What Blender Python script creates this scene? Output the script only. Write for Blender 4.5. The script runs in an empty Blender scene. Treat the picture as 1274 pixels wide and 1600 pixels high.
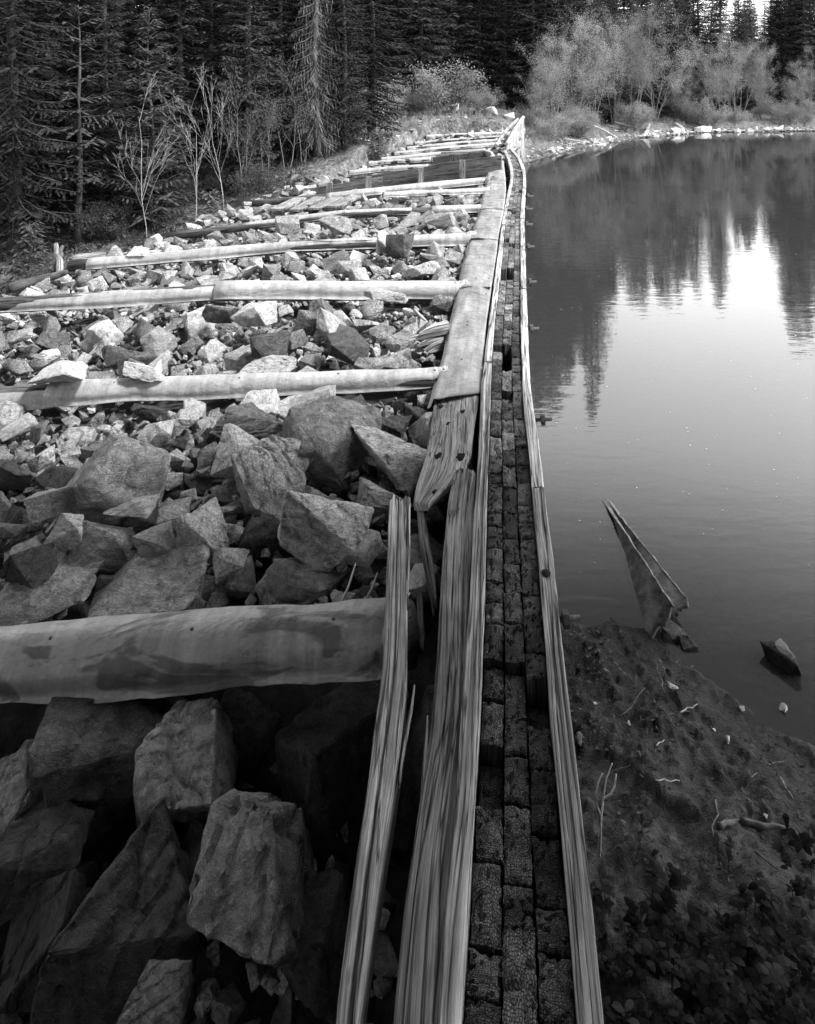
import bpy, bmesh, math, random
import numpy as np
from mathutils import Vector
random.seed(11); RNG = np.random.default_rng(11)
scene = bpy.context.scene
COL = scene.collection
R = math.radians

# ------------------------------------------------------------------ camera
CZ = 2.6; F = 1150.0; HX = 637.0; HY = 130.0          # eye height over the water, focal length and principal point (photo px)
cam_d = bpy.data.cameras.new('camera'); cam = bpy.data.objects.new('camera', cam_d); COL.objects.link(cam)
cam.location = (0, 0, CZ); cam.rotation_euler = (R(90), 0, 0)
cam_d.sensor_fit = 'VERTICAL'; cam_d.sensor_height = 32.0; cam_d.lens = 32.0 * F / 1600.0
cam_d.shift_y = -(800.0 - HY) / 1600.0
cam_d.clip_start = 0.05; cam_d.clip_end = 1000
scene.camera = cam
# ------------------------------------------------------------------ light
SUN_AZ = 110.0   # degrees clockwise from the viewing direction
SUN_EL = 56.0
SKY_LOW = 3.3
world = bpy.data.worlds.new("World"); scene.world = world; world.use_nodes = True
wn = world.node_tree; wn.nodes.clear()
sky = wn.nodes.new('ShaderNodeTexSky'); sky.sky_type = 'NISHITA'; sky.sun_disc = False
sky.sun_elevation = R(SUN_EL); sky.sun_rotation = R(SUN_AZ); sky.dust_density = 3.0; sky.air_density = 1.0
bw = wn.nodes.new('ShaderNodeRGBToBW'); bg = wn.nodes.new('ShaderNodeBackground'); bg.inputs[1].default_value = 0.15
wo = wn.nodes.new('ShaderNodeOutputWorld')
sp = wn.nodes.new('ShaderNodeSeparateColor'); wn.links.new(sky.outputs[0], sp.inputs[0]); wn.links.new(sky.outputs[0], bw.inputs[0])   # blue-sensitive plate: weigh blue in
def wm(op, x, y):
    q = wn.nodes.new('ShaderNodeMath'); q.operation = op
    for i_, v_ in enumerate((x, y)):
        if isinstance(v_, (int, float)): q.inputs[i_].default_value = v_
        else: wn.links.new(v_, q.inputs[i_])
    return q.outputs[0]
tcw = wn.nodes.new('ShaderNodeTexCoord'); sz = wn.nodes.new('ShaderNodeSeparateXYZ'); wn.links.new(tcw.outputs['Generated'], sz.inputs[0])
def wr(v_, a0, a1, b0, b1):
    q = wn.nodes.new('ShaderNodeMapRange'); q.interpolation_type = 'SMOOTHSTEP'; wn.links.new(v_, q.inputs[0])
    for i_, t_ in enumerate((a0, a1, b0, b1)): q.inputs[i_ + 1].default_value = t_
    return q.outputs[0]
cl = wn.nodes.new('ShaderNodeTexNoise'); cl.inputs['Scale'].default_value = 1.6; cl.inputs['Detail'].default_value = 4; wn.links.new(tcw.outputs['Generated'], cl.inputs['Vector'])
band = wm('MULTIPLY', wr(sz.outputs[2], .02, .25, .6, 1), wr(sz.outputs[2], .41, .60, SKY_LOW, .5))       # low sky band brightened for the lake reflection, upper sky dimmed
band = wm('MULTIPLY', band, wr(cl.outputs[0], .35, .65, .88, 1.15))
lum = wm('ADD', wm('MULTIPLY', sp.outputs[2], .45), wm('MULTIPLY', bw.outputs[0], .55))
wn.links.new(wm('MULTIPLY', lum, band), bg.inputs[0]); wn.links.new(bg.outputs[0], wo.inputs[0])
sd = bpy.data.lights.new('sun', 'SUN'); sd.energy = 2.6; sd.angle = R(10); sd.color = (1, 1, 1)
sun = bpy.data.objects.new('sun', sd); COL.objects.link(sun)
a, e = R(SUN_AZ), R(SUN_EL)
sun.rotation_euler = Vector((math.sin(a) * math.cos(e), math.cos(a) * math.cos(e), math.sin(e))).to_track_quat('Z', 'Y').to_euler()
scene.view_settings.view_transform = 'Standard'; scene.view_settings.look = 'None'
scene.view_settings.exposure = 1.55; scene.view_settings.gamma = 1.0
scene.render.engine = 'CYCLES'
scene.cycles.max_bounces = 6; scene.cycles.transparent_max_bounces = 12

# ------------------------------------------------------------------ helpers
def P(px, py, z):
    Y = F * (CZ - z) / (py - HY); return Vector(((px - HX) / F * Y, Y, z))
def PD(px, py, Y):
    return Vector(((px - HX) / F * Y, Y, CZ - (py - HY) / F * Y))
def _h(ix, iy, iz):
    n = (ix * 374761393 + iy * 668265263 + iz * 2147483647 * 3 + iz * 1274126177) & 0xffffffff
    n = ((n ^ (n >> 13)) * 1274126177) & 0xffffffff
    n = ((n ^ (n >> 16)) * 2246822519) & 0xffffffff
    return ((n ^ (n >> 15)) & 0xffffff) / 16777215.0
def vn(p):
    p = np.asarray(p, float); i = np.floor(p).astype(np.int64); f = p - i; f = f * f * (3 - 2 * f)
    r = 0
    for dx in (0, 1):
        wx = f[..., 0] if dx else 1 - f[..., 0]
        for dy in (0, 1):
            wy = f[..., 1] if dy else 1 - f[..., 1]
            for dz in (0, 1):
                wz = f[..., 2] if dz else 1 - f[..., 2]
                r = r + wx * wy * wz * _h(i[..., 0] + dx, i[..., 1] + dy, i[..., 2] + dz)
    return r * 2 - 1
def fbm(p, o=4):
    p = np.asarray(p, float); r = 0; a_ = 1.0; t = 0
    for k in range(o):
        r = r + a_ * vn(p * (2 ** k) + k * 17.3); t += a_; a_ *= .5
    return r / t
def sstep(a_, b_, x):
    t = np.clip((np.asarray(x, float) - a_) / (b_ - a_), 0, 1); return t * t * (3 - 2 * t)

def mesh_obj(name, verts, faces, mat, parent=None, smooth=True, uvs=None, tone=None):
    me = bpy.data.meshes.new(name)
    me.from_pydata([tuple(v) for v in np.asarray(verts, float)], [], [tuple(int(q) for q in f) for f in faces])
    if uvs is not None:
        ul = me.uv_layers.new(name='UVMap'); li = np.zeros(len(me.loops), dtype=np.int32); me.loops.foreach_get('vertex_index', li)
        ul.data.foreach_set('uv', np.asarray(uvs, dtype=np.float32)[li].ravel())
    if tone is not None:
        at = me.attributes.new('tone', 'FLOAT', 'POINT'); at.data.foreach_set('value', np.asarray(tone, dtype=np.float32))
    me.materials.append(mat)
    if smooth: me.polygons.foreach_set('use_smooth', [True] * len(me.polygons))
    me.update()
    o = bpy.data.objects.new(name, me); COL.objects.link(o)
    if parent: o.parent = parent
    return o
def tag(o, label=None, cat=None, group=None, kind=None):
    if label: o['label'] = label
    if cat: o['category'] = cat
    if group: o['group'] = group
    if kind: o['kind'] = kind
    return o
def empty(name, loc, rz=0.0, sc=1.0):
    o = bpy.data.objects.new(name, None); COL.objects.link(o); o.location = loc; o.rotation_euler = (0, 0, rz); o.scale = (sc,) * 3
    o.empty_display_size = .2
    return o
def copy_tree(o, parent=None):
    c = o.copy(); COL.objects.link(c); c.parent = parent
    for ch in o.children: copy_tree(ch, c)
    return c
def tube(path, radii, n=8, closed=True, jit=0.0, seed=0):
    """tapered tube along points -> verts, faces, uvs"""
    path = [Vector(p) for p in path]; V = []; Fc = []; U = []; L = 0
    rr = random.Random(seed)
    for i, p in enumerate(path):
        d = (path[min(i + 1, len(path) - 1)] - path[max(i - 1, 0)]); d = d.normalized() if d.length > 1e-9 else Vector((0, 0, 1))
        s = d.cross(Vector((0, 0, 1)));  s = s.normalized() if s.length > 1e-3 else Vector((1, 0, 0)); t = s.cross(d).normalized()
        if i: L += (p - path[i - 1]).length
        for k in range(n):
            an = 2 * math.pi * k / n; r_ = radii[i] * (1 + rr.uniform(-jit, jit))
            V.append(p + s * math.cos(an) * r_ + t * math.sin(an) * r_); U.append((k / n * 2 * math.pi * radii[0], L))
        if i:
            for k in range(n):
                a0 = (i - 1) * n + k; a1 = (i - 1) * n + (k + 1) % n
                Fc.append((a0, a1, a1 + n, a0 + n))
    if closed:
        Fc.append(tuple(range(n - 1, -1, -1))); Fc.append(tuple(range((len(path) - 1) * n, len(path) * n)))
    return V, Fc, U
class MB:
    def __init__(s): s.V = []; s.F = []; s.U = []; s.T = []
    def add(s, V, Fc, U=None, tone=.5):
        b = len(s.V); s.V += [tuple(v) for v in V]; s.F += [tuple(q + b for q in f) for f in Fc]
        s.U += list(U) if U is not None else [(0, 0)] * len(V); s.T += [tone] * len(V)
    def build(s, name, mat, parent=None, smooth=True):
        return mesh_obj(name, s.V, s.F, mat, parent, smooth, s.U, s.T)
def box_vf(c, sx, sy, sz):
    V = [(c[0] + i * sx / 2, c[1] + j * sy / 2, c[2] + k * sz / 2) for i in (-1, 1) for j in (-1, 1) for k in (-1, 1)]
    return V, [(0, 1, 3, 2), (4, 6, 7, 5), (0, 4, 5, 1), (2, 3, 7, 6), (0, 2, 6, 4), (1, 5, 7, 3)]

# ------------------------------------------------------------------ materials (everything in the place is shown in greys)
class NT:
    def __init__(s, name):
        s.m = bpy.data.materials.new(name); s.m.use_nodes = True; s.t = s.m.node_tree; s.t.nodes.clear()
        s.out = s.n('ShaderNodeOutputMaterial'); s.b = s.n('ShaderNodeBsdfPrincipled'); s.l(s.b.outputs[0], s.out.inputs[0])
    def n(s, k, **kw):
        x = s.t.nodes.new(k)
        for a_, v in kw.items(): setattr(x, a_, v)
        return x
    def l(s, a_, b_): s.t.links.new(a_, b_)
    def co(s, which='Object', sc=(1, 1, 1), rnd=False):
        c = s.n('ShaderNodeTexCoord'); m = s.n('ShaderNodeMapping'); m.inputs['Scale'].default_value = sc; s.l(c.outputs[which], m.inputs[0])
        if rnd:
            oi = s.n('ShaderNodeObjectInfo'); mu = s.math('MULTIPLY', oi.outputs['Random'], 37.0); s.l(mu, m.inputs['Location'])
        return m.outputs[0]
    def noise(s, v, scale, detail=6, rough=.6, dist=0):
        x = s.n('ShaderNodeTexNoise'); x.inputs['Scale'].default_value = scale; x.inputs['Detail'].default_value = detail
        x.inputs['Roughness'].default_value = rough; x.inputs['Distortion'].default_value = dist; s.l(v, x.inputs['Vector']); return x.outputs[0]
    def vor(s, v, scale, feat='F1', rnd=1.0):
        x = s.n('ShaderNodeTexVoronoi'); x.feature = feat; x.inputs['Scale'].default_value = scale; x.inputs['Randomness'].default_value = rnd
        s.l(v, x.inputs['Vector']); return x.outputs[0]
    def math(s, op, a_, b_=None, c=False):
        x = s.n('ShaderNodeMath', operation=op, use_clamp=c)
        for i, q in enumerate((a_, b_)):
            if q is None: continue
            if isinstance(q, (int, float)): x.inputs[i].default_value = q
            else: s.l(q, x.inputs[i])
        return x.outputs[0]
    def rng(s, v, a0, a1, b0, b1):
        x = s.n('ShaderNodeMapRange'); s.l(v, x.inputs[0])
        for i, q in enumerate((a0, a1, b0, b1)): x.inputs[i + 1].default_value = q
        return x.outputs[0]
    def grey(s, v):
        c = s.n('ShaderNodeCombineColor'); 
        for i in range(3): s.l(v, c.inputs[i])
        s.l(c.outputs[0], s.b.inputs['Base Color']); return c.outputs[0]
    def bump(s, h, st=.5, d=.01):
        x = s.n('ShaderNodeBump'); x.inputs['Strength'].default_value = st; x.inputs['Distance'].default_value = d
        s.l(h, x.inputs['Height']); s.l(x.outputs[0], s.b.inputs['Normal'])
    def rough(s, r, spec=.3):
        s.b.inputs['Roughness'].default_value = r; s.b.inputs['Specular IOR Level'].default_value = spec

def rock_mat(name, lo, hi, stuff=False):
    k = NT(name); v = k.co('Object', rnd=not stuff)
    big = k.noise(v, 4.0, 5, .6, .6); fine = k.noise(v, 70, 4, .7); speck = k.vor(v, 120); band = k.noise(k.co('Object', (3, 3, 14), rnd=not stuff), 2.2, 5, .6, 1.2)
    crack = k.math('ABSOLUTE', k.math('SUBTRACT', k.noise(v, 2.6, 7, .55, .8), .5)); crk = k.rng(crack, 0, .007, .45, 1)
    if stuff:
        at = k.n('ShaderNodeAttribute'); at.attribute_name = 'tone'; tone = at.outputs['Fac']
    else:
        oi = k.n('ShaderNodeObjectInfo'); tone = oi.outputs['Random']
    base = k.rng(tone, 0, 1, lo, hi)
    m = k.math('MULTIPLY', base, k.rng(big, .32, .68, .55, 1.4))
    m = k.math('MULTIPLY', m, k.rng(fine, .3, .7, .4, 1.6))
    m = k.math('MULTIPLY', m, k.rng(speck, 0, .6, .75, 1.2))
    m = k.math('MULTIPLY', m, k.rng(band, .35, .65, .8, 1.15))
    lich = k.rng(k.noise(v, 13, 5, .65), .58, .66, 1, 1.5)
    m = k.math('MULTIPLY', m, lich); m = k.math('MULTIPLY', m, crk); m = k.math('MINIMUM', m, .75)
    k.grey(m); k.rough(.85, .25)
    h = k.math('ADD', k.math('MULTIPLY', big, 1.0), k.math('MULTIPLY', fine, .35)); h = k.math('ADD', h, k.math('MULTIPLY', band, .5))
    h = k.math('ADD', h, k.rng(crack, 0, .012, -.25, 0)); k.bump(h, 1, .03)
    return k.m
M = {}
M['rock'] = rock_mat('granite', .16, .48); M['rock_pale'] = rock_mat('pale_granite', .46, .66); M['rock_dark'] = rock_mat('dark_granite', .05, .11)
M['rock_stuff'] = rock_mat('granite_rubble', .10, .34, True)

def wood_mat(name, lo, hi, us=70, crackd=.10, dist=.25, cw=.04):
    k = NT(name); v = k.co('UV', (us, 2.6, 1)); v2 = k.co('UV', (us * .22, .9, 1)); v3 = k.co('UV', (us * 3, 9, 1))
    oi = k.n('ShaderNodeObjectInfo')
    g1 = k.noise(v, 1.0, 6, .7, dist); g2 = k.noise(v2, 1.0, 4, .6, .8); g3 = k.noise(v3, 1.0, 3, .6)
    g = k.math('ADD', k.math('MULTIPLY', g1, .6), k.math('MULTIPLY', g2, .4))
    c = k.rng(g, .36, .64, lo, hi); c = k.math('MULTIPLY', c, k.rng(g3, .3, .7, .75, 1.2))
    cr = k.rng(k.math('ABSOLUTE', k.math('SUBTRACT', k.noise(k.co('UV', (us * .28, .9, 1)), 1.0, 3, .55, .3 + dist), .5)), 0, cw, crackd, 1)
    c = k.math('MULTIPLY', c, cr)
    kn = k.vor(k.co('UV', (7, 2.6, 1)), 1.0); c = k.math('MULTIPLY', c, k.rng(kn, .03, .07, .5, 1))
    wt = k.noise(k.co('Object', (1, 1, 1)), 2.3, 4, .6); c = k.math('MULTIPLY', c, k.rng(wt, .32, .68, .55, 1.3))
    c = k.math('MULTIPLY', c, k.rng(oi.outputs['Random'], 0, 1, .85, 1.12))
    k.grey(c); k.rough(.85, .2)
    k.bump(k.math('ADD', k.math('MULTIPLY', g1, 1.0), k.math('MULTIPLY', cr, .5)), .8, .006)
    return k.m
M['wood'] = wood_mat('weathered_timber', .05, .42, 120); M['wood_pale'] = wood_mat('bleached_timber', .16, .54, 100); M['wood_dark'] = wood_mat('dark_timber', .04, .16)
M['wood_knotty'] = wood_mat('knotty_timber', .14, .46, 60, .06, 1.6, .03); M['wood_bleached'] = wood_mat('bleached_rail', .28, .66, 110)
def endgrain(name, lo, hi):
    k = NT(name); v = k.co('Object', (1, 1, .05), rnd=True)
    ck = k.vor(k.co('Object', (190, 105, .2), rnd=True), 1.0, 'DISTANCE_TO_EDGE', .8); ck2 = k.vor(k.co('Object', (38, 14, .2), rnd=True), 1.0, 'DISTANCE_TO_EDGE', .9)
    w = k.n('ShaderNodeTexWave'); w.wave_type = 'RINGS'; w.rings_direction = 'Z'; w.inputs['Scale'].default_value = 42; w.inputs['Distortion'].default_value = 2.5
    w.inputs['Detail'].default_value = 2; k.l(k.co('Object', (1, 1, 0)), w.inputs['Vector'])
    big = k.noise(v, 12, 4, .6); oi = k.n('ShaderNodeObjectInfo')
    c = k.rng(oi.outputs['Random'], 0, 1, lo, hi); c = k.math('MULTIPLY', c, k.rng(ck, 0, .1, .68, 1)); c = k.math('MULTIPLY', c, k.rng(ck2, 0, .03, .15, 1))
    c = k.math('MULTIPLY', c, k.rng(w.outputs[1], 0, 1, .6, 1.2)); c = k.math('MULTIPLY', c, k.rng(big, .33, .67, .4, 1.7))
    k.grey(c); k.rough(.9, .15)
    h = k.math('ADD', k.rng(ck, 0, .15, 0, 1), k.rng(ck2, 0, .1, 0, .3)); k.bump(h, 1, .008)
    return k.m
M['pile_shaded'] = endgrain('shaded_end_grain', .04, .17); M['pile'] = endgrain('plain_end_grain', .09, .34)  # darker copy for near piles: mostly foreground shade put into the colour
def metal_mat(name, lo, hi, stain=.45):
    k = NT(name); v = k.co('UV', (1, 1, 1)); big = k.noise(k.co('UV', (2.2, 2.2, 1)), 1.3, 4, .55, .6); st = k.noise(k.co('UV', (22, 2.0, 1)), 1.0, 5, .6, .3); fine = k.noise(v, 60, 4, .6)
    c = k.rng(big, .3, .7, lo, hi); c = k.math('MULTIPLY', c, k.rng(st, .34, .66, .74, 1.1)); c = k.math('MULTIPLY', c, k.rng(fine, .3, .7, .86, 1.08)); sp_ = k.noise(v, 16, 5, .7); c = k.math('MULTIPLY', c, k.rng(sp_, .62, .7, 1, .6))
    bl = k.rng(k.noise(k.co('UV', (2.6, 5, 1)), 1.0, 4, .55, .9), .52, .57, 1, stain); c = k.math('MULTIPLY', c, bl)
    k.grey(c); k.b.inputs['Metallic'].default_value = .25; k.b.inputs['Roughness'].default_value = .55
    k.bump(k.math('ADD', big, k.math('MULTIPLY', k.noise(v, 7, 4, .6), .6)), .8, .035)
    return k.m
M['metal'] = metal_mat('galvanised_sheet', .42, .58, .85); M['metal_stained'] = metal_mat('stained_sheet', .27, .42, .4)
def simple(name, lo, hi, scale=20, rough=.8, spec=.2, bs=.6, bd=.01, rnd=.0, co='Object'):
    k = NT(name); v = k.co(co); n = k.noise(v, scale, 6, .65); c = k.rng(n, .3, .7, lo, hi)
    if rnd:
        oi = k.n('ShaderNodeObjectInfo'); c = k.math('MULTIPLY', c, k.rng(oi.outputs['Random'], 0, 1, 1 - rnd, 1 + rnd))
    k.grey(c); k.rough(rough, spec); k.bump(n, bs, bd); return k.m
M['rust'] = simple('rusty_iron', .03, .26, 11, .85, .15, 1, .02); M['rust_edge'] = simple('bright_rust_edge', .14, .34, 30)
M['bark'] = simple('bark', .03, .1, 14, rnd=.3); M['bark_pale'] = simple('pale_bark', .2, .38, 25, rnd=.15); M['bark_dead'] = simple('dead_bark', .10, .2, 25)
M['peeled'] = simple('peeled_stem', .6, .8, 40); M['hole'] = simple('dark_hole', .008, .03, 50, .95, .02); M['metal_dull'] = metal_mat('dull_sheet', .29, .41, .85); M['iron'] = simple('iron_bolt', .03, .1, 60); M['pebble'] = simple('pale_pebble', .4, .65, 30, rnd=.15); M['twig'] = simple('twig_wood', .05, .16, 40, rnd=.3)
M['twig_pale'] = simple('peeled_twig', .28, .45, 40)
def leaf_mat(name, v0, rnd=.3, trans=.25):
    k = NT(name); oi = k.n('ShaderNodeObjectInfo'); n = k.noise(k.co('Object'), 1.7, 4, .6)
    c = k.math('MULTIPLY', k.rng(n, .3, .7, v0 * .6, v0 * 1.5), k.rng(oi.outputs['Random'], 0, 1, 1 - rnd, 1 + rnd)); g = k.grey(c); k.rough(.9, .04)
    tr = k.n('ShaderNodeBsdfTranslucent'); k.l(g, tr.inputs[0]); mx = k.n('ShaderNodeMixShader'); mx.inputs[0].default_value = trans
    k.l(k.b.outputs[0], mx.inputs[1]); k.l(tr.outputs[0], mx.inputs[2]); k.l(mx.outputs[0], k.out.inputs[0]); return k.m
M['needle'] = leaf_mat('spruce_needles', .033, .5, .12); M['needle_young'] = leaf_mat('young_spruce_needles', .085); M['leaf'] = leaf_mat('spring_leaves', .23, .2, .4); M['leaf_dark'] = leaf_mat('ground_plant_leaves', .028, .7)  # young spruces bear paler needles
M['litter'] = simple('leaf_litter', .02, .14, 31, .9, .05)
M['grass'] = leaf_mat('dry_grass', .26, .1); M['leaf_dim'] = leaf_mat('dim_leaves', .065, .3); M['herb'] = leaf_mat('forest_herbs', .06, .3)
def ground_mat():
    k = NT('forest_floor'); v = k.co('Object'); n1 = k.noise(v, .5, 5, .6); n2 = k.noise(v, 5, 8, .7); n3 = k.vor(v, 9)
    c = k.math('MULTIPLY', k.rng(n1, .35, .65, .06, .16), k.rng(n2, .35, .65, .35, 1.9)); c = k.math('MULTIPLY', c, k.rng(n3, .0, .5, 1.3, .8)); k.grey(c); k.rough(.95, .1)
    k.bump(k.math('ADD', n2, k.math('MULTIPLY', n3, -.4)), 1, .12); return k.m
M['ground'] = ground_mat()
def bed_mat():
    k = NT('gap_shade_bed'); v = k.co('Object'); n = k.noise(v, 9, 6, .7); k.grey(k.rng(n, .3, .7, .02, .07)); k.rough(.95, .1); k.bump(n, 1, .05); return k.m
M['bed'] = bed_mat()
def mud_mat():
    k = NT('wet_mud'); v = k.co('Object'); n1 = k.noise(v, 2.2, 5, .6, .5); n2 = k.noise(v, 22, 8, .75); n3 = k.vor(v, 28, 'DISTANCE_TO_EDGE')
    sep = k.n('ShaderNodeSeparateXYZ'); k.l(v, sep.inputs[0]); 
    dry = k.rng(k.math('ADD', sep.outputs[2], k.math('MULTIPLY', k.math('SUBTRACT', n1, .5), .14)), .09, .24, 0, 1)   # height above the water line: drier and paler
    base = k.rng(dry, 0, 1, .010, .065)
    c = k.math('MULTIPLY', base, k.rng(n2, .35, .65, .3, 2.0)); c = k.math('MULTIPLY', c, k.rng(n3, 0, .03, .7, 1)); k.grey(c)
    k.l(k.rng(dry, 0, 1, .5, .9), k.b.inputs['Roughness']); k.b.inputs['Specular IOR Level'].default_value = .12
    k.bump(k.math('ADD', n2, k.math('MULTIPLY', k.rng(n3, 0, .05, 0, 1), .15)), .9, .03); return k.m
M['mud'] = mud_mat()
def water_mat():
    k = NT('lake_water'); k.t.nodes.remove(k.b)
    v = k.co('Object', (1, 2.6, 1)); v2 = k.co('Object', (1, 1.4, 1))
    n1 = k.noise(v, 3.2, 3, .5, .4); n2 = k.noise(v2, .35, 3, .5); 
    pz = k.rng(n2, .42, .6, .25, 1.0); h = k.math('MULTIPLY', n1, pz)
    bp = k.n('ShaderNodeBump'); bp.inputs['Strength'].default_value = .11; bp.inputs['Distance'].default_value = .02; k.l(h, bp.inputs['Height'])
    fr = k.n('ShaderNodeFresnel'); fr.inputs[0].default_value = 1.333
    gl = k.n('ShaderNodeBsdfGlossy'); gl.inputs['Roughness'].default_value = .015; k.l(bp.outputs[0], gl.inputs['Normal'])
    tr = k.n('ShaderNodeBsdfTransparent'); tr.inputs[0].default_value = (.8, .8, .8, 1)
    df = k.n('ShaderNodeBsdfDiffuse'); df.inputs[0].default_value = (.028, .028, .028, 1)
    mx = k.n('ShaderNodeMixShader'); mx.inputs[0].default_value = .86; k.l(tr.outputs[0], mx.inputs[1]); k.l(df.outputs[0], mx.inputs[2])
    m2 = k.n('ShaderNodeMixShader'); k.l(fr.outputs[0], m2.inputs[0]); k.l(mx.outputs[0], m2.inputs[1]); k.l(gl.outputs[0], m2.inputs[2])
    k.l(m2.outputs[0], k.out.inputs[0]); return k.m
M['water'] = water_mat()

# ------------------------------------------------------------------ the timber wall's rails in photo px: y, left edge, right edge (top faces lie at z = 0.7)
WZ = .70
RL = [(2300, 655, 684), (1575, 680, 722), (1400, 697, 733), (1250, 713, 743), (1150, 718, 749), (1000, 729.5, 756), (900, 736, 759), (800, 740.5, 761), (745, 745, 762.5), (700, 748.4, 764), (650, 750, 766), (600, 752, 767.5), (550, 758, 769), (500, 764, 773.5), (450, 771, 779), (400, 777.5, 785), (360, 783, 788), (340, 785.5, 790.5), (300, 793, 798), (280, 798, 803), (262, 797, 802), (245, 792, 796.5), (232, 785, 790)]
RR = [(2300, 965, 1000), (1575, 903.6, 942), (1400, 889, 926), (1250, 874.5, 907.5), (1150, 864.6, 897), (1000, 852, 878), (900, 844, 869), (800, 835, 855), (760, 831.5, 850.5), (700, 827, 844), (650, 820.6, 836), (600, 817, 829), (550, 815, 826), (500, 814, 824.7), (450, 813.7, 823), (400, 813.5, 821), (360, 813.2, 820), (340, 813, 819.5), (300, 816, 821), (280, 818, 822.5), (262, 815.5, 820.5), (245, 808, 813), (232, 796, 800)]
def tab(T, y, k):
    T = sorted(T); w = 30 if y > 650 else 6; ys_ = [t[0] for t in T]; v_ = [t[k] for t in T]; return float(np.mean(np.interp([y - w, y - w / 2, y, y + w / 2, y + w], ys_, v_)))
WALL = []
for y in (2300, 1575, 1150, 900, 700, 550, 450, 400, 360, 340, 320, 300, 290, 280, 270, 262, 252, 245, 238, 232):
    p = P((tab(RL, y, 2) + tab(RR, y, 1)) / 2, y, WZ); WALL.append((p.x, p.y))
WALL = [(-.25, -6.0)] + WALL + [(3.0, 21.0), (3.87, 24.4), (4.6, 28)]
WY = [w[1] for w in WALL]; WX = [w[0] for w in WALL]
def wallx(y): return np.interp(y, WY, WX)

# ------------------------------------------------------------------ terrain
SH = [(3.9, 24.2), (5.5, 27.2), (6.9, 29.5), (9.0, 32.5), (11, 35), (15.6, 38.8), (22, 40), (30, 39), (40, 30), (46, 10), (44, -10)]
SHX = [s[0] for s in SH[:7]]; SHY = [s[1] for s in SH[:7]]
def shore_n(x): return np.interp(x, [-5, .2, 1.12, 1.3, 1.5, 1.8, 2.4, 4, 7, 12, 30], [3.55, 3.5, 3.45, 3.15, 2.85, 2.4, 1.75, 1.6, 1.3, .2, -5])
def damleft(y): return np.interp(y, [-4, 3, 8, 10.5, 13, 17.5, 19.5, 23, 26, 29], [-7, -6.0, -5.1, -4.7, -4.15, -3.1, -1.6, -.6, .4, 1.2])
def fillz(x, y):
    u = np.maximum(0, wallx(y) - x); z = .47 - .105 * u
    z = np.where(y - .137 * u < 2.8, z - .33, z); z = z + np.interp(y, [0, 16, 18.5, 22, 27], [0, 0, .12, .25, .45])
    return z
def terrain(x, y):
    x = np.asarray(x, float); y = np.asarray(y, float)
    xy = np.stack([x, y, 0 * x], -1)
    nz = fbm(xy * .35, 4) * .35 + fbm(xy * 1.6, 3) * .08
    # land on the far side
    wx = wallx(y)
    sy = np.interp(x, SHX, SHY); dsh = (y - sy) * .75                    # distance behind the far shore
    dsh = np.maximum(dsh, (x - 40) * .8)
    far = np.where(dsh > 0, .05 + .16 * np.minimum(dsh, 4) + .035 * np.maximum(dsh - 4, 0), .7 * dsh)
    far = np.where(dsh > 0, far + nz * np.clip(dsh / 2, 0, 1), far); far = np.maximum(far, -1.6)
    t = y + x; left = -1.35 + 2.2 * sstep(7, 22, t) + .055 * np.maximum(y - 27, 0) * sstep(-25, 5, x) + .04 * np.maximum(-x - 9, 0) + nz * .6
    left = left + .25 * sstep(24, 27, y) * sstep(-3, 2, x)
    isl = x < np.where(y > 24.4, np.interp(y, [24.4, 60], [3.9, 9.0]), wx)
    bl = sstep(-1.2, 0, x - np.interp(y, [24.4, 27, 60], [3.95, 4.6, 9.0]))
    z = np.where(y > 24.4, left * (1 - bl) + np.maximum(far, -1.6) * bl, np.where(isl, left, far))
    # dam body
    dl = damleft(y); inside = (x > dl) & (x < wx) & (y < 28)
    fz = fillz(x, y) - .26
    z = np.where(inside, np.maximum(fz, z * 0 + fz), z)
    edge = (x <= dl) & (x > dl - 2.5) & (y < 28); fe = (fillz(dl, y) - .26) - (dl - x) * .75
    z = np.where(edge, np.maximum(z, fe), z)
    # near abutment, behind and right of the camera
    sn = shore_n(x); dn = sn - y
    near = np.where(dn > 0, .1 * dn - .06, .6 * dn - .08)
    near = np.where(dn > 2, near + (dn - 2) * .25, near)
    z = np.where((~isl) & (y < 24), np.maximum(z, np.maximum(near, -1.6)), z)
    z = np.where(isl & (y < -2), z + (-2 - y) * .35, z)
    z = np.where(isl & (x < -14), z + (-14 - x) * .12, z)
    return np.minimum(z, 14)
def axis(segs):
    r = []
    for a0, b0, st in segs: r += list(np.arange(a0, b0, st))
    return np.array(r)
xs = axis([(-160, -40, 12), (-40, -14, 2), (-14, 26, .22), (26, 50, 1.5), (50, 170, 12)]); ys = axis([(-80, -10, 6), (-10, 0, .8), (0, 46, .22), (46, 80, 2), (80, 240, 12)])
X, Y = np.meshgrid(xs, ys); Z = terrain(X, Y)
V = np.stack([X, Y, Z], -1).reshape(-1, 3); nx, ny = len(xs), len(ys)
idx = np.arange(nx * ny).reshape(ny, nx); Fq = np.stack([idx[:-1, :-1], idx[:-1, 1:], idx[1:, 1:], idx[1:, :-1]], -1).reshape(-1, 4)
tag(mesh_obj('ground', V, Fq, M['ground']), kind='structure')
def gz(x, y): return float(terrain(np.array([x]), np.array([y]))[0])
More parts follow.
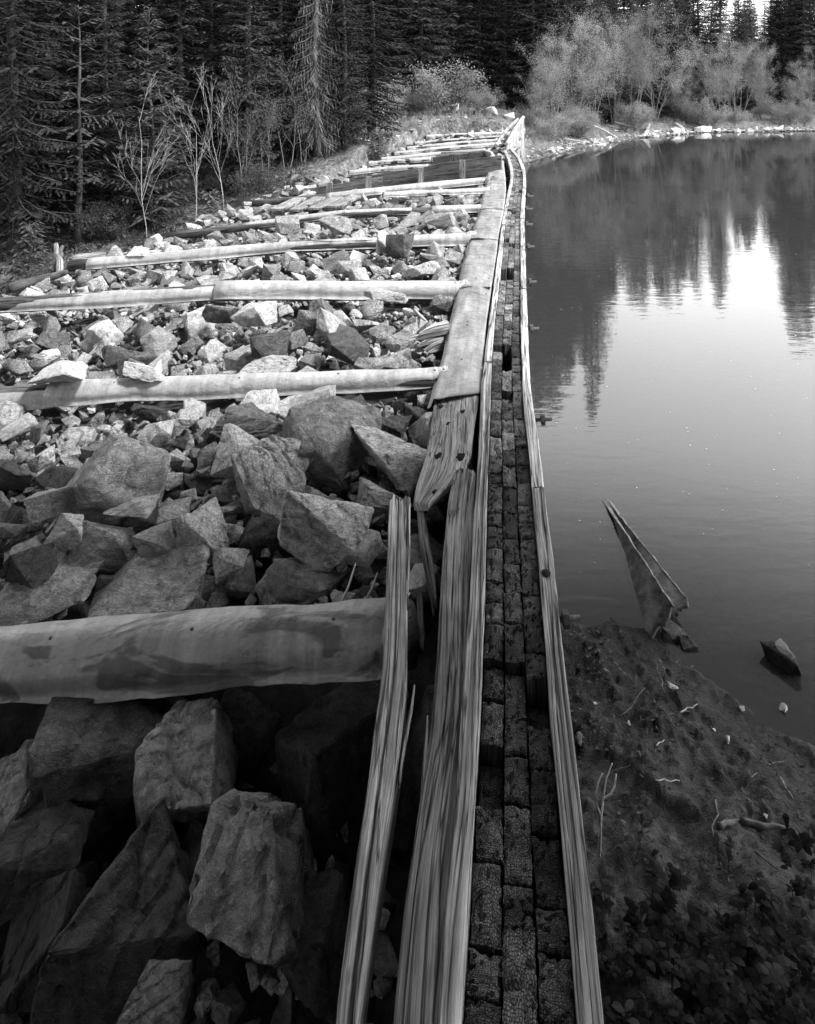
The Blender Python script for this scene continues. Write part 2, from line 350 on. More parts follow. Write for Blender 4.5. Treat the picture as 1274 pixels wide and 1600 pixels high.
# rubble bed inside the dam, coloured dark for shade in the rock gaps
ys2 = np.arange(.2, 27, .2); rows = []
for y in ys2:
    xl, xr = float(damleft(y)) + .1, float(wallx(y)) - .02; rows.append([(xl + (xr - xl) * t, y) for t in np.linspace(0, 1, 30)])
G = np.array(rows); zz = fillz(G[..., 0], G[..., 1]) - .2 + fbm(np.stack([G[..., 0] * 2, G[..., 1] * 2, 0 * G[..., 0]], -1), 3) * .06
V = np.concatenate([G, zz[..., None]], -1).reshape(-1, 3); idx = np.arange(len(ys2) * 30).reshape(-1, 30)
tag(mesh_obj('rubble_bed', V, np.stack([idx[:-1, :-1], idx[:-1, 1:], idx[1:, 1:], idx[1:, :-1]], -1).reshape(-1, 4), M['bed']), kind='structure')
# water sheet: starts in the middle of the wall
rows = []
for y in list(np.arange(-12, 24.5, .5)) + [24.4, 30, 40, 60]:
    xl = float(wallx(y)) if y < 24.5 else 3.9
    rows.append([(xl + (95 - xl) * t, y, 0) for t in (0, .02, .1, .4, 1)])
V = np.array(rows).reshape(-1, 3); idx = np.arange(len(V)).reshape(-1, 5)
tag(mesh_obj('lake_water', V, np.stack([idx[:-1, :-1], idx[:-1, 1:], idx[1:, 1:], idx[1:, :-1]], -1).reshape(-1, 4), M['water']), kind='structure')
# mud shore in the right foreground
def mudz(x, y):
    d = shore_n(x) + fbm(np.stack([x * 3, y * 3, 0 * x], -1), 3) * .07 - y
    z = np.where(d > 0, .02 + .17 * np.minimum(d, 1.4), .03 + d * .30 - .08 * np.minimum(d, 0) ** 2)
    q = np.stack([x, y, 0 * x], -1)
    z = z + fbm(q * 7, 4) * .045 + (np.abs(fbm(q * 20 + 5, 4)) * .04 - .006) * np.clip(d * 2 + .6, 0, 1)
    return np.maximum(z, -1.75)
xs = np.arange(.2, 5, .018) ; ys3 = np.arange(.6, 8.0, .02)
X, Y = np.meshgrid(xs, ys3); X = X + (wallx(Y) - .2 + .0) * np.clip(1 - (X - .2) / 1, 0, 1); Z = mudz(X, Y)
V = np.stack([X, Y, Z], -1).reshape(-1, 3); idx = np.arange(len(V)).reshape(len(ys3), -1)
tag(mesh_obj('mud_shore', V, np.stack([idx[:-1, :-1], idx[:-1, 1:], idx[1:, 1:], idx[1:, :-1]], -1).reshape(-1, 4), M['mud']), kind='structure')
def mz(x, y): return float(mudz(np.array([x]), np.array([y]))[0])

# ------------------------------------------------------------------ swept timbers
def ribbon(name, T, zl, zr, thick, mat, parent=None, nac=22, amp=.0025, seed=0, y0=None, y1=None, crack=.008, rag=0.0):
    """plank whose top face is bounded by two edges given as (photo y, left x, right x); zl/zr heights of the two edges"""
    T = sorted(T, reverse=True); ya = T[0][0] if y0 is None else y0; yb = T[-1][0] if y1 is None else y1
    zl_ = zl if callable(zl) else (lambda y: zl); zr_ = zr if callable(zr) else (lambda y: zr)
    Ld = []; y = ya; pts = []
    Yd = F * (CZ - zr_(ya)) / (ya - HY); Ye = F * (CZ - zr_(yb)) / (yb - HY)
    s = Yd; ss = [Yd]
    while s < Ye: s = s + max(.018, .011 * s); ss.append(min(s, Ye))
    for s in ss:
        py = HY + F * (CZ - zr_(yb)) / s
        pts.append((P(tab(T, py, 1), py, zl_(py)), P(tab(T, py, 2), py, zr_(py))))
    N = len(pts); A = np.array([tuple(p[0]) for p in pts]); B = np.array([tuple(p[1]) for p in pts])
    mid = (A + B) / 2; ln = np.concatenate([[0], np.cumsum(np.linalg.norm(np.diff(mid, axis=0), axis=1))])
    w = np.linalg.norm(B - A, axis=1)
    t = np.linspace(0, 1, nac); top = A[:, None, :] * (1 - t)[None, :, None] + B[:, None, :] * t[None, :, None]
    uu = t[None, :] * w[:, None]; vv = np.repeat(ln[:, None], nac, 1)
    q = np.stack([uu * 110, vv * .8, uu * 0 + seed], -1); d = vn(q) * amp + vn(np.stack([uu * 160, vv * 3, uu * 0 + seed + 9], -1)) * amp * .5
    cr = np.abs(vn(np.stack([uu * 34, vv * .45, uu * 0 + seed + 3.3], -1))); d = d - crack * np.clip(1 - cr / .06, 0, 1)
    edge = np.minimum(t, 1 - t)[None, :]; d = d - .007 * np.clip(1 - edge / .06, 0, 1)
    top[..., 2] += d
    if rag:
        for k_ in (0, -1): top[k_, :, 1] += RNG.uniform(-rag, rag, nac)
    ej = vn(np.stack([ln * 6, ln * 0 + seed, ln * 0], -1)) * .0016
    top[:, 0, 0] += ej; top[:, -1, 0] += ej
    lv = [0, .35, 1.0]; secs = [top]
    right = [np.stack([B[:, 0] + vn(np.stack([ln * 3, ln * 0 + l * 9, ln * 0 + seed], -1)) * .004 - .004 * l, B[:, 1], top[:, -1, 2] - thick * l], -1)[:, None, :] for l in lv[1:]]
    left = [np.stack([A[:, 0] + vn(np.stack([ln * 3, ln * 0 + l * 9, ln * 0 + seed + 5], -1)) * .004 + .004 * l, A[:, 1], top[:, 0, 2] - thick * l], -1)[:, None, :] for l in lv[::-1][:-1]]
    ring = np.concatenate(secs + right + left, 1); K = ring.shape[1]
    U = np.zeros((N, K, 2)); U[:, :nac, 0] = uu; U[:, :, 1] = ln[:, None] + seed * 3.1
    for j in range(2): U[:, nac + j, 0] = w + thick * lv[j + 1]
    for j in range(2): U[:, nac + 2 + j, 0] = -thick * lv[::-1][j]
    idx = np.arange(N * K).reshape(N, K); nxt = np.roll(idx, -1, 1)
    Fq = np.stack([idx[:-1], idx[1:], nxt[1:], nxt[:-1]], -1).reshape(-1, 4).tolist()
    Fq.append(idx[0].tolist()); Fq.append(idx[-1][::-1].tolist())
    return mesh_obj(name, ring.reshape(-1, 3), Fq, mat, parent, True, U.reshape(-1, 2))
def autos(o, ang=40):
    o.data.set_sharp_from_angle(angle=R(ang)) if hasattr(o.data, 'set_sharp_from_angle') else None
    return o

segL = [(2300, 566, 'long inner rail timber of the wall crest, running from the foreground'), (564, 352, 'second inner rail timber, beside the pale metal sheets'), (350, 268, 'third inner rail timber, where the wall crest begins to curve'), (267, 232, 'farthest inner rail timber, on the curved wall end by the spillway')]
segR = [(2300, 762, 'long outer rail timber at the lake edge, with knot hole and bolt'), (760, 452, 'second outer rail timber along the lake side of the wall'), (450, 342, 'third outer rail timber, with small bolts over the lake'), (340, 266, 'fourth outer rail timber, where the wall crest begins to curve'), (265, 232, 'farthest outer rail timber on the curved end of the wall')]
rails = []
for i, (y0, y1, lab) in enumerate(segL):
    o = autos(ribbon('rail_timber', RL, WZ, WZ, .22, M['wood' if i == 0 else 'wood_pale'], seed=i + 1, y0=y0, y1=y1, nac=22 if i == 0 else 8)); tag(o, lab, 'timber', 'rail timbers along the wall crest')
for i, (y0, y1, lab) in enumerate(segR):
    o = autos(ribbon('rail_timber', RR, WZ + .004 * i, WZ + .004 * i, .24, M['wood' if i == 0 else 'wood_bleached' if i == 1 else 'wood_pale'], seed=i + 11, y0=y0, y1=y1, nac=22 if i == 0 else 8)); tag(o, lab, 'timber', 'rail timbers along the wall crest'); rails.append(o)
# knot hole and bolts on the outer rail
def blob(c, sx, sy, sz, mat, name, parent=None, seed=0, n=10, amp=.15):
    V = []; Fc = []
    for i in range(n + 1):
        th = math.pi * i / n
        for k in range(n * 2):
            ph = math.pi * k / n; d = np.array([math.sin(th) * math.cos(ph), math.sin(th) * math.sin(ph), math.cos(th)])
            r_ = 1 + amp * float(vn(d * 2 + seed)); V.append((c[0] + sx * d[0] * r_, c[1] + sy * d[1] * r_, c[2] + sz * d[2] * r_))
    for i in range(n):
        for k in range(2 * n): Fc.append((i * 2 * n + k, (i + 1) * 2 * n + k, (i + 1) * 2 * n + (k + 1) % (2 * n), i * 2 * n + (k + 1) % (2 * n)))
    return mesh_obj(name, V, Fc, mat, parent)
p = P(853, 895, WZ + .003); blob(p, .017, .022, .005, M['hole'], 'knot_hole', rails[0], 3)
def bolt(px, py, s, big=False, lab=''):
    b = P(px, py, WZ - .03); e_ = empty('bolt', b); tag(e_, lab, 'bolt', 'bolts through the outer rail')
    V_, F_, U_ = tube([((-.06 if s < 1.05 else -.11) * s, 0, 0), (.075 * s, 0, .004)], [.011 * s] * 2, 8); mesh_obj('shank', V_, F_, M['iron'], e_, True)
    V_, F_, U_ = tube([(.012 * s, 0, .001), (.034 * s, 0, .002)], [.03 * s] * 2, 6); mesh_obj('nut', V_, F_, M['iron'], e_, False)
bolt(874, 968, 1.0, lab='large rusty bolt with square nut by the near outer rail, nearest')
for i, (bx, by, lab) in enumerate([(842, 656, 'dark bolt on the outer rail beside the plain water, second nearest'), (826, 514, 'small bolt standing out from the outer rail, just past the wall gap'), (824, 441, 'pale bolt at the joint of two outer rail timbers'), (822, 386, 'tiny bolt on outer rail beyond the timber joint'), (820, 351, 'tiny bolt on the outer rail where it starts to bend'), (820, 327, 'tiny bolt at the middle of the far outer rail'), (822, 307, 'tiny farthest bolt on the outer rail before the curve')]):
    bolt(bx, by, 1.0 + .12 * i, lab=lab)

# ------------------------------------------------------------------ other weathered planks of the crest
WP = [(2300, 560, 655), (1575, 617, 680), (1400, 634, 696.5), (1250, 656, 712.5), (1150, 672, 717.5), (1100, 677.5, 724.5), (1000, 684, 729), (900, 690, 735), (800, 698, 740), (760, 703, 742.5), (735, 712, 744.5)]
tag(autos(ribbon('plank', WP, WZ - .035, WZ - .02, .12, M['wood'], seed=31, nac=30, crack=.012, rag=.03)), 'broad cracked grey plank beside the inner rail, running to the foreground', 'plank')
LP = [(2300, 492, 522), (1575, 527, 558), (1400, 549, 584), (1250, 571, 607), (1150, 584, 625), (1050, 598, 636), (950, 603, 638), (850, 606, 641), (800, 607, 642), (778, 610, 641)]
tag(autos(ribbon('plank', LP, WZ + .03, WZ + .02, .2, M['wood'], seed=37, nac=18, crack=.014, rag=.03)), 'loose grey plank standing free left of the wall, its broken end upright', 'plank')
SPL = [(1700, 643, 652), (1400, 650, 660), (1250, 657, 664), (1150, 664, 671), (1118, 668, 670)]
tag(ribbon('splinter', SPL, WZ - .05, WZ - .05, .05, M['wood_pale'], seed=41, nac=6), 'long thin pale splinter split from the left edge of broad plank', 'splinter')
SP2 = [(940, 678, 683), (900, 668, 680), (850, 658, 674), (800, 650, 664), (792, 652, 660)]
tag(ribbon('splintered_board', SP2, WZ - .18, WZ - .16, .05, M['wood'], seed=43, nac=10, crack=.02, rag=.03), 'short splintered board leaning in the gap beneath the knotty plank', 'board')
SP3 = [(1010, 655, 662), (960, 653, 664), (900, 650, 658), (860, 650, 656)]
tag(ribbon('splinter', SP3, WZ - .26, WZ - .25, .03, M['wood_dark'], seed=47, nac=6, rag=.03), 'dark rotten splinter low in the gap beside loose plank', 'splinter')
SP4 = [(1220, 620, 624), (1150, 631, 636), (1100, 640, 646), (1070, 649, 651)]
tag(ribbon('splinter', SP4, WZ - .03, WZ - .03, .02, M['wood'], seed=49, nac=5), 'thin splinter curling off the right side of loose plank', 'splinter')
KP = [(786, 643, 650), (776, 646, 672), (768, 649, 703), (749, 653, 706), (747, 654, 734), (698, 670, 737), (651, 674.6, 744), (620, 680, 748), (560, 694, 754)]
kp = autos(ribbon('knotty_plank', KP, WZ - .16, WZ - .045,   .03, M['wood_knotty'], seed=53, nac=34, rag=.02, crack=.012)); tag(kp, 'wide knotty plank with wavy cracks, coming out under the metal sheet', 'plank')
for i, (kx, ky, s) in enumerate([(713, 617, .014), (691, 636, .022), (726, 643, .018), (703, 662, .017), (688, 713, .024), (725, 716, .03), (681, 768, .012)]):
    t = (kx - tab(KP, ky, 1)) / (tab(KP, ky, 2) - tab(KP, ky, 1)); z = (WZ - .16) * (1 - t) + (WZ - .045) * t
    blob(P(kx, ky, z - .003), s * 1.25, s * 1.5, .006, M['hole'], 'knot', kp, i, 10, .5)
# support timber, dark, under the crest planks
SUP = [(2300, 585, 650), (1000, 690, 728), (800, 703, 738), (640, 712, 742), (420, 752, 772), (290, 778, 790)]
tag(ribbon('bearer_timber', SUP, WZ - .2, WZ - .2, .3, M['wood_dark'], seed=59, nac=6), 'dark bearer timber lying under the crest planks and sheets', 'timber')

# ------------------------------------------------------------------ metal sheets along the crest
SHT = [(640, 664, 748), (628, 667, 750), (600, 675, 752), (532, 695, 757.5), (500, 701, 761), (472, 707.6, 765), (431, 717, 771), (400, 725, 776), (370, 733, 779), (340, 745, 786), (320, 750, 789), (300, 755, 791), (280, 760, 790), (250, 762, 787)]
def sheet(y0, y1, lift, seed, lab, skew=0):
    ss = []; za, zb = WZ - .14, WZ - .03
    Y0 = F * (CZ - zb) / (y0 - HY); Y1 = F * (CZ - zb) / (y1 - HY); N = 60; na = 18; V = []; U = []
    for i in range(N):
        s = Y0 + (Y1 - Y0) * i / (N - 1)
        for j in range(na):
            t = j / (na - 1); s2 = s - skew * (1 - t) * (1 - i / (N - 1)); py = HY + F * (CZ - zb) / s2
            A = P(tab(SHT, py, 1), py, za); B = P(tab(SHT, py, 2), py, zb); q = A.lerp(B, t)
            z = q.z + lift + .014 * math.sin(t * math.pi) ** .8 + .016 * float(vn(np.array([s * 2.2, t * 3, seed]))) + .004 * float(vn(np.array([s * 9, t * 8, seed])))
            if t < .08: z -= .05
            ex = float(vn(np.array([s * 3, seed, 1.]))) * .012 * (1 - t)
            V.append((q.x + ex, q.y, z)); U.append((t * .35, s))
    Fc = [(i * na + j, i * na + j + 1, (i + 1) * na + j + 1, (i + 1) * na + j) for i in range(N - 1) for j in range(na - 1)]
    o = mesh_obj('metal_sheet', V, Fc, M['metal_dull'], None, True, U); m = o.modifiers.new('thickness', 'SOLIDIFY'); m.thickness = .004
    tag(o, lab, 'metal sheet', 'metal sheets nailed along the crest')
    for k in range(7):
        i = random.randrange(3, N - 3); j = random.choice([2, na - 3, na // 2]); blob(Vector(V[i * na + j]) + Vector((0, 0, .003)), .007, .007, .004, M['iron'], 'nail', o, k, 5)
sheet(614, 447, .0, 1, 'nearest pale metal sheet on the crest, with curled torn front edge', skew=.12)
sheet(452, 372, .010, 2, 'second pale metal sheet along the crest, past the third beam')
sheet(376, 329, .02, 3, 'third pale metal sheet along the crest, with nicked left edge')
sheet(331, 252, .03, 4, 'farthest pale metal sheet, ending at the dark spillway boards')

# ------------------------------------------------------------------ sheet piles (end grain up) between the rails
def pile_mesh(seed, w=.062, l=.2, h=1.5, n=9, m=15):
    V = []; Fc = []; rr = np.random.default_rng(seed)
    for j in range(m):
        for i in range(n):
            x = (i / (n - 1) - .5) * w; y = (j / (m - 1) - .5) * l; ex = min(i, n - 1 - i, j, m - 1 - j)
            c = abs(float(vn(np.array([x * 60, y * 30, seed * 3.]))))
            z = float(vn(np.array([x * 30, y * 12, seed * 7.]))) * .006 - (.0035 if ex == 0 else 0) - (.008 if c < .08 else 0)
            V.append((x + (rr.uniform(-.002, .002) if ex == 0 else 0), y + (rr.uniform(-.003, .003) if ex == 0 else 0), z))
    for j in range(m - 1):
        for i in range(n - 1): a_ = j * n + i; Fc.append((a_, a_ + 1, a_ + n + 1, a_ + n))
    b = len(V); rim = [i for i in range(n)] + [j * n + n - 1 for j in range(1, m)] + [(m - 1) * n + i for i in range(n - 2, -1, -1)] + [j * n for j in range(m - 2, 0, -1)]
    for q in rim: V.append((V[q][0], V[q][1], -h))
    k = len(rim)
    for q in range(k): Fc.append((rim[q], b + q, b + (q + 1) % k, rim[(q + 1) % k]))
    o = mesh_obj('sheet_pile', V, Fc, M['pile_shaded'] if seed < 8 else M['pile'], None, False); me = o.data; bpy.data.objects.remove(o); return me
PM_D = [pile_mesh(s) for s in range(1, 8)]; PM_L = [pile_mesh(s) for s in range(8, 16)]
def zone(Y):
    return ('in the foreground' if Y < 2.3 else 'by the middle of broad cracked plank' if Y < 3.6 else 'beside the knotty plank' if Y < 5.1 else 'beside the nearest metal sheet' if Y < 8.5 else 'beside the second and third metal sheets' if Y < 12.8 else 'by the farthest metal sheet' if Y < 17 else 'on the curved far end')
for row, (t, rn) in enumerate(((.17, 'inner'), (.5, 'middle'), (.83, 'outer'))):
    s = 1.05 + random.uniform(0, .1)
    while s < 20.9:
        l = random.uniform(.09, .21) if s < 7.5 else random.uniform(.18, .32)
        if s + l > 21: break
        c = s + l / 2; py = HY + F * (CZ - WZ) / c; xl = tab(RL, py, 2); xr = tab(RR, py, 1)
        wid = (xr - xl) / F * c; px = xl + (xr - xl) * t
        py2 = py
        missing = (row == 1 and 528 < py < 576) or (row < 2 and 418 < py < 432)
        if not missing:
            dark = c < 3.9 or (c < 6.2 and random.random() < .45)  # near piles take the darker colour in place of foreground shade
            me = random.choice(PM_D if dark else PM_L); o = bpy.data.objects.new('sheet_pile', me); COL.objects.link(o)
            q = P(px, py, WZ); dz = -.02 - random.random() * .008 - (.03 if c < 2.4 else 0) - (random.random() < .05) * .05
            if c > 7: dz += .01
            nxt_ = HY + F * (CZ - WZ) / (c + .3); q2 = P(tab(RL, nxt_, 2) + (tab(RR, nxt_, 1) - tab(RL, nxt_, 2)) * t, nxt_, WZ)
            o.location = (q.x, c, WZ + dz); o.scale = (wid * .30 / .062, (l - .008) / .2, 1)
            o.rotation_euler = (random.uniform(-.04, .04), random.uniform(-.04, .04), random.uniform(-.05, .05) - math.atan2(q2.x - q.x, .3))
            tag(o, 'timber pile of %s row, %s' % (rn, zone(c)), 'timber pile', 'upright timber piles between the rails')
        s += l
# the raised far wall section
A = PD(792, 226, 20.8); Bp = Vector((3.87, 24.4, 1.42)); ew = empty('plank_wall', (A.x, A.y, 0)); tag(ew, 'raised pale plank wall at the far end of the dam, over the lake', 'plank wall')
d = Bp - A; nb = 15
for i in range(nb):
    t0, t1 = i / nb, (i + 1) / nb - .004; q0 = A + d * t0; q1 = A + d * t1; off = Vector((random.uniform(-.01, .01), 0, 0))
    V = []
    for q in (q0, q1):
        for zz_ in (-1.4, q.z + random.uniform(-.02, .02)):
            for o_ in (0, -.06): V.append((q.x + o_ + off.x - A.x, q.y - A.y, zz_))
    o = mesh_obj('plank', V, [(0, 2, 3, 1), (4, 5, 7, 6), (0, 4, 6, 2), (1, 3, 7, 5), (2, 6, 7, 3), (0, 1, 5, 4)], M['wood_pale'], ew, False, [(v[2] * .0 + v[1] * 1.0, v[2]) for v in V])
V_, F_, U_ = tube([(-.02, -.1, A.z + .03), (d.x * .5 - .04, d.y * .5, A.z + d.z * .5 + .05), (d.x - .03, d.y + .05, Bp.z + .05)], [.07, .07, .07], 4); mesh_obj('cap_rail', V_, F_, M['wood_pale'], ew, False, U_)
V_, F_, U_ = tube([(-.3, -.0, A.z - .02), (d.x * .5 - .32, d.y * .5, A.z + d.z * .5), (d.x - .2, d.y + .05, Bp.z - .02)], [.06, .06, .06], 4); mesh_obj('inner_rail', V_, F_, M['wood_pale'], ew, False, U_)

# ------------------------------------------------------------------ cross beams: log with a bent metal cover
def beam(pts, r, covers, lab, mat='metal', dark_log=True, seed=0, nails=True, lip=True, group='cross beams over the rock fill'):
    """pts: top line as (px, py, depth) from the wall outwards"""
    W = [PD(*p) for p in pts]; base = W[0] - Vector((0, 0, r)); e_ = empty('cross_beam', base); tag(e_, lab, 'beam', group)
    L = [q - base for q in W]
    def at(t):
        k = t * (len(L) - 1); i = min(int(k), len(L) - 2); return L[i].lerp(L[i + 1], k - i)
    path = [at(t) - Vector((0, 0, r)) for t in np.linspace(-.02, 1.01, 16)]; V_, F_, U_ = tube(path, [r * .93] * 16, 14, jit=.02, seed=seed)
    mesh_obj('log', V_, F_, M['wood_dark' if dark_log else 'wood'], e_, True, U_)
    for ci, (t0, t1, rs, dz) in enumerate(covers):
        N = max(12, int(60 * (t1 - t0))); prof = []
        for k in range(19):
            an = R(-100 + 200 * k / 18 + 0); prof.append((math.sin(an) * r * rs, math.cos(an) * r * rs))
        prof = [(prof[0][0] - .0, prof[0][1] - r * .35)] + prof + [(prof[-1][0], prof[-1][1] - r * .3)]
        if lip: prof.append((prof[-1][0] + .018, prof[-1][1] - .004))
        V = []; U = []
        for i in range(N):
            t = t0 + (t1 - t0) * i / (N - 1); c = at(t) - Vector((0, 0, r)); u = 0
            dr = (at(min(1, t + .02)) - at(max(0, t - .02))); ang = math.atan2(dr.y, -dr.x)
            for j, (py_, pz_) in enumerate(prof):
                if j: u += math.hypot(py_ - prof[j - 1][0], pz_ - prof[j - 1][1])
                n_ = float(vn(np.array([t * 14, u * 7, seed + ci * 5.]))) * .012 + float(vn(np.array([t * 5 + 3, u * 3, seed + ci * 5.]))) * .02 + float(vn(np.array([t * 45, u * 16, seed + 2.]))) * .005
                k_ = 1 + n_ / r * (.5 if j < 17 else 1.0)
                V.append((c.x + py_ * math.sin(ang) * -1 * k_, c.y - py_ * math.cos(ang) * k_, c.z + dz + pz_ * k_)); U.append((u * 1.0, (t * (L[-1] - L[0]).length)))
        K = len(prof); Fc = [(i * K + j, i * K + j + 1, (i + 1) * K + j + 1, (i + 1) * K + j) for i in range(N - 1) for j in range(K - 1)]
        o = mesh_obj('metal_cover', V, Fc, M[mat], e_, True, [(b_, a_) for a_, b_ in U]); m = o.modifiers.new('thickness', 'SOLIDIFY'); m.thickness = .003
        if nails:
            for k in range(5):
                i = int((k + .5) / 5 * (N - 1)); q = Vector(V[i * K + 12]); blob(q, .009, .009, .006, M['iron'], 'nail', o, k, 5)
    return e_
beam([(640, 941, 2.80), (600, 945, 2.82), (310, 966, 2.92), (25, 988, 3.02), (-250, 1008, 3.1)], .119, [(0.02, 1, 1.0, 0)], 'nearest cross beam, thick log under stained dented metal', mat='metal_stained', seed=2)
beam([(700, 573, 5.2), (677, 575, 5.2), (400, 587, 5.37), (90, 599, 5.55), (-140, 612, 5.7)], .08, [(0.0, .76, 1.0, .004), (.74, 1, .95, -.012)], 'second cross beam from the foreground, streaked metal over a deep shadow', seed=5)
beam([(730, 441, 7.35), (712, 443, 7.36), (340, 443, 7.65), (25, 463, 7.95), (-60, 468, 8.0)], .09, [(0.0, .5, 1.12, .01), (.49, 1, .95, -.01)], 'third cross beam, its cover in two pieces with a step between', seed=9)
beam([(745, 363, 9.75), (730, 366, 9.76), (465, 375, 10.1), (120, 405, 10.5)], .09, [(0, .46, 1.1, .01), (.44, .98, .95, 0)], 'fourth cross beam, reaching left to the forest edge', seed=12)
beam([(760, 318, 12.1), (750, 320, 12.1), (540, 328, 12.4), (270, 362, 12.9)], .075, [(0, .45, 1.05, .0), (.5, .86, .95, -.0)], 'fifth cross beam, with its round log end bare at left', seed=15)
beam([(770, 275, 15.0), (760, 277, 15.1), (590, 293, 15.4), (500, 303, 15.7), (400, 312, 16.1)], .085, [(0, .5, 1.05, .0), (.48, .72, 1.0, -.0)], 'sixth cross beam, just before the spillway boards, thick bare log end', seed=18)
beam([(765, 293, 13.6), (700, 296, 13.7), (600, 300, 13.9)], .06, [(0, 1, 1.0, .0)], 'short pale beam between the fifth and sixth beams, half covered by rocks', seed=19)
far_b = [((758, 232), (596, 246), 19.2, 'light far beam, first one past the spillway'), ((784, 222), (616, 237), 21.0, 'light far beam, second one past the spillway'), ((788, 216), (636, 229), 22.4, 'light far beam, third one past the spillway'), ((792, 211), (648, 222), 23.8, 'light far beam, fourth one past the spillway'), ((797, 206), (666, 211), 26.0, 'farthest light beam, at the foot of the bank'), ((674, 246), (577, 252), 18.2, 'short light beam left of the spillway walls'), ((670, 256), (547, 266), 17.2, 'short light beam on the spillway edge, lowest at left')]
for i, (a_, b_, Y0, lab) in enumerate(far_b):
    m_ = ((a_[0] + b_[0]) / 2, (a_[1] + b_[1]) / 2 - 1)
    beam([(a_[0], a_[1], Y0), (m_[0], m_[1], Y0 + .3), (b_[0], b_[1], Y0 + .6)], .07, [(0, 1, 1.0, 0)], lab, seed=30 + i, nails=False, group='light beams beyond the spillway')
# boards laid flat before the sixth beam
for i, (x0, y0, x1, y1, lab) in enumerate([(432, 326, 470, 308, 'loose pale board at left of the sixth beam'), (462, 327, 500, 307, 'loose pale board, second beside the sixth beam'), (492, 325, 528, 307, 'loose pale board, third beside the sixth beam'), (520, 322, 556, 305, 'loose pale board, rightmost beside the sixth beam')]):
    q0 = PD(x0, y0, 13.9); q1 = PD(x1, y1, 15.4); dd = (q1 - q0); n_ = Vector((dd.y, -dd.x, 0)).normalized() * .13
    V = [q0 - n_, q0 + n_, q1 + n_, q1 - n_]; V = V + [v - Vector((0, 0, .04)) for v in V]
    tag(mesh_obj('board', V, [(0, 1, 2, 3), (7, 6, 5, 4), (0, 4, 5, 1), (1, 5, 6, 2), (2, 6, 7, 3), (3, 7, 4, 0)], M['wood'], None, False, [(0, 0), (.26, 0), (.26, 2), (0, 2)] * 2), lab, 'board', 'loose boards by the sixth beam')
# ------------------------------------------------------------------ spillway boards and posts
sw = empty('spillway_wall', PD(784, 262, 16.4)); tag(sw, 'dark board wall with posts across the dam at the spillway', 'board wall')
def board_strip(parent, pts, h, th, mat, name):
    o0 = parent.location; V = []; U = []; L = 0
    for i, p in enumerate(pts):
        q = PD(*p) - o0
        if i: L += (q - pr).length
        pr = q
        for (dy, dz) in ((0, 0), (th, 0), (th, -h), (0, -h)): V.append((q.x, q.y + dy, q.z + dz)); U.append((dz + dy, L))
    Fc = [(i * 4 + k, i * 4 + (k + 1) % 4, (i + 1) * 4 + (k + 1) % 4, (i + 1) * 4 + k) for i in range(len(pts) - 1) for k in range(4)]
    Fc += [(0, 1, 2, 3), tuple((len(pts) - 1) * 4 + k for k in (3, 2, 1, 0))]
    return mesh_obj(name, V, Fc, mat, parent, False, U)
board_strip(sw, [(784, 243, 16.4), (690, 255, 16.6), (660, 262, 16.7)], .24, .07, M['wood_dark'], 'board')
board_strip(sw, [(784, 259.5, 16.38), (690, 272, 16.58), (600, 283, 16.7)], .26, .07, M['wood_dark'], 'board')
board_strip(sw, [(658, 262, 16.72), (546, 279, 17.0)], .2, .07, M['wood_dark'], 'board')
board_strip(sw, [(598, 277, 16.76), (436, 302, 17.4)], .17, .07, M['wood'], 'board')
for i, (px, py, h) in enumerate([(723, 250, .45), (658, 262, .38), (576, 276, .28), (515, 285, .22)]):
    q = PD(px, py, 16.35 + i * .15) - sw.location; V_, F_ = box_vf((q.x, q.y, q.z - h / 2), .13, .09, h); mesh_obj('post', V_, F_, M['wood'], sw, False, [(v[0], v[2]) for v in V_])
sb = empty('spillway_wall', PD(780, 245, 18.6)); tag(sb, 'second dark board wall behind the first at the spillway, with stub posts', 'board wall')
board_strip(sb, [(778, 234, 18.3), (700, 243, 18.4), (640, 252, 18.5)], .3, .08, M['wood_dark'], 'board')
for i, (px, py) in enumerate([(742, 238), (712, 241)]):
    q = PD(px, py, 18.2) - sb.location; V_, F_ = box_vf((q.x, q.y, q.z - .15), .3, .12, .3); mesh_obj('post', V_, F_, M['wood_dark'], sb, False, [(v[0], v[2]) for v in V_])
# curved bright strips where the far beams meet the wall
for i, off in enumerate((0, 4, 8)):
    pp = [PD(690 - off * 2, 240 + off, 18.9), PD(735, 237 + off * .7, 18.7), PD(757, 236 + off * .6, 18.5), PD(768, 240 + off * .5, 18.0), PD(772 - off * .4, 247, 17.3)]
    V_, F_, U_ = tube(pp, [.05] * 5, 6); tag(mesh_obj('bent_strip', V_, F_, M['metal'], None, True, U_), ['pale bent strip arching over the spillway, topmost', 'pale bent strip arching over the spillway, middle of three', 'pale bent strip arching over the spillway, lowest'][i], 'metal strip', 'bent strips over the spillway')

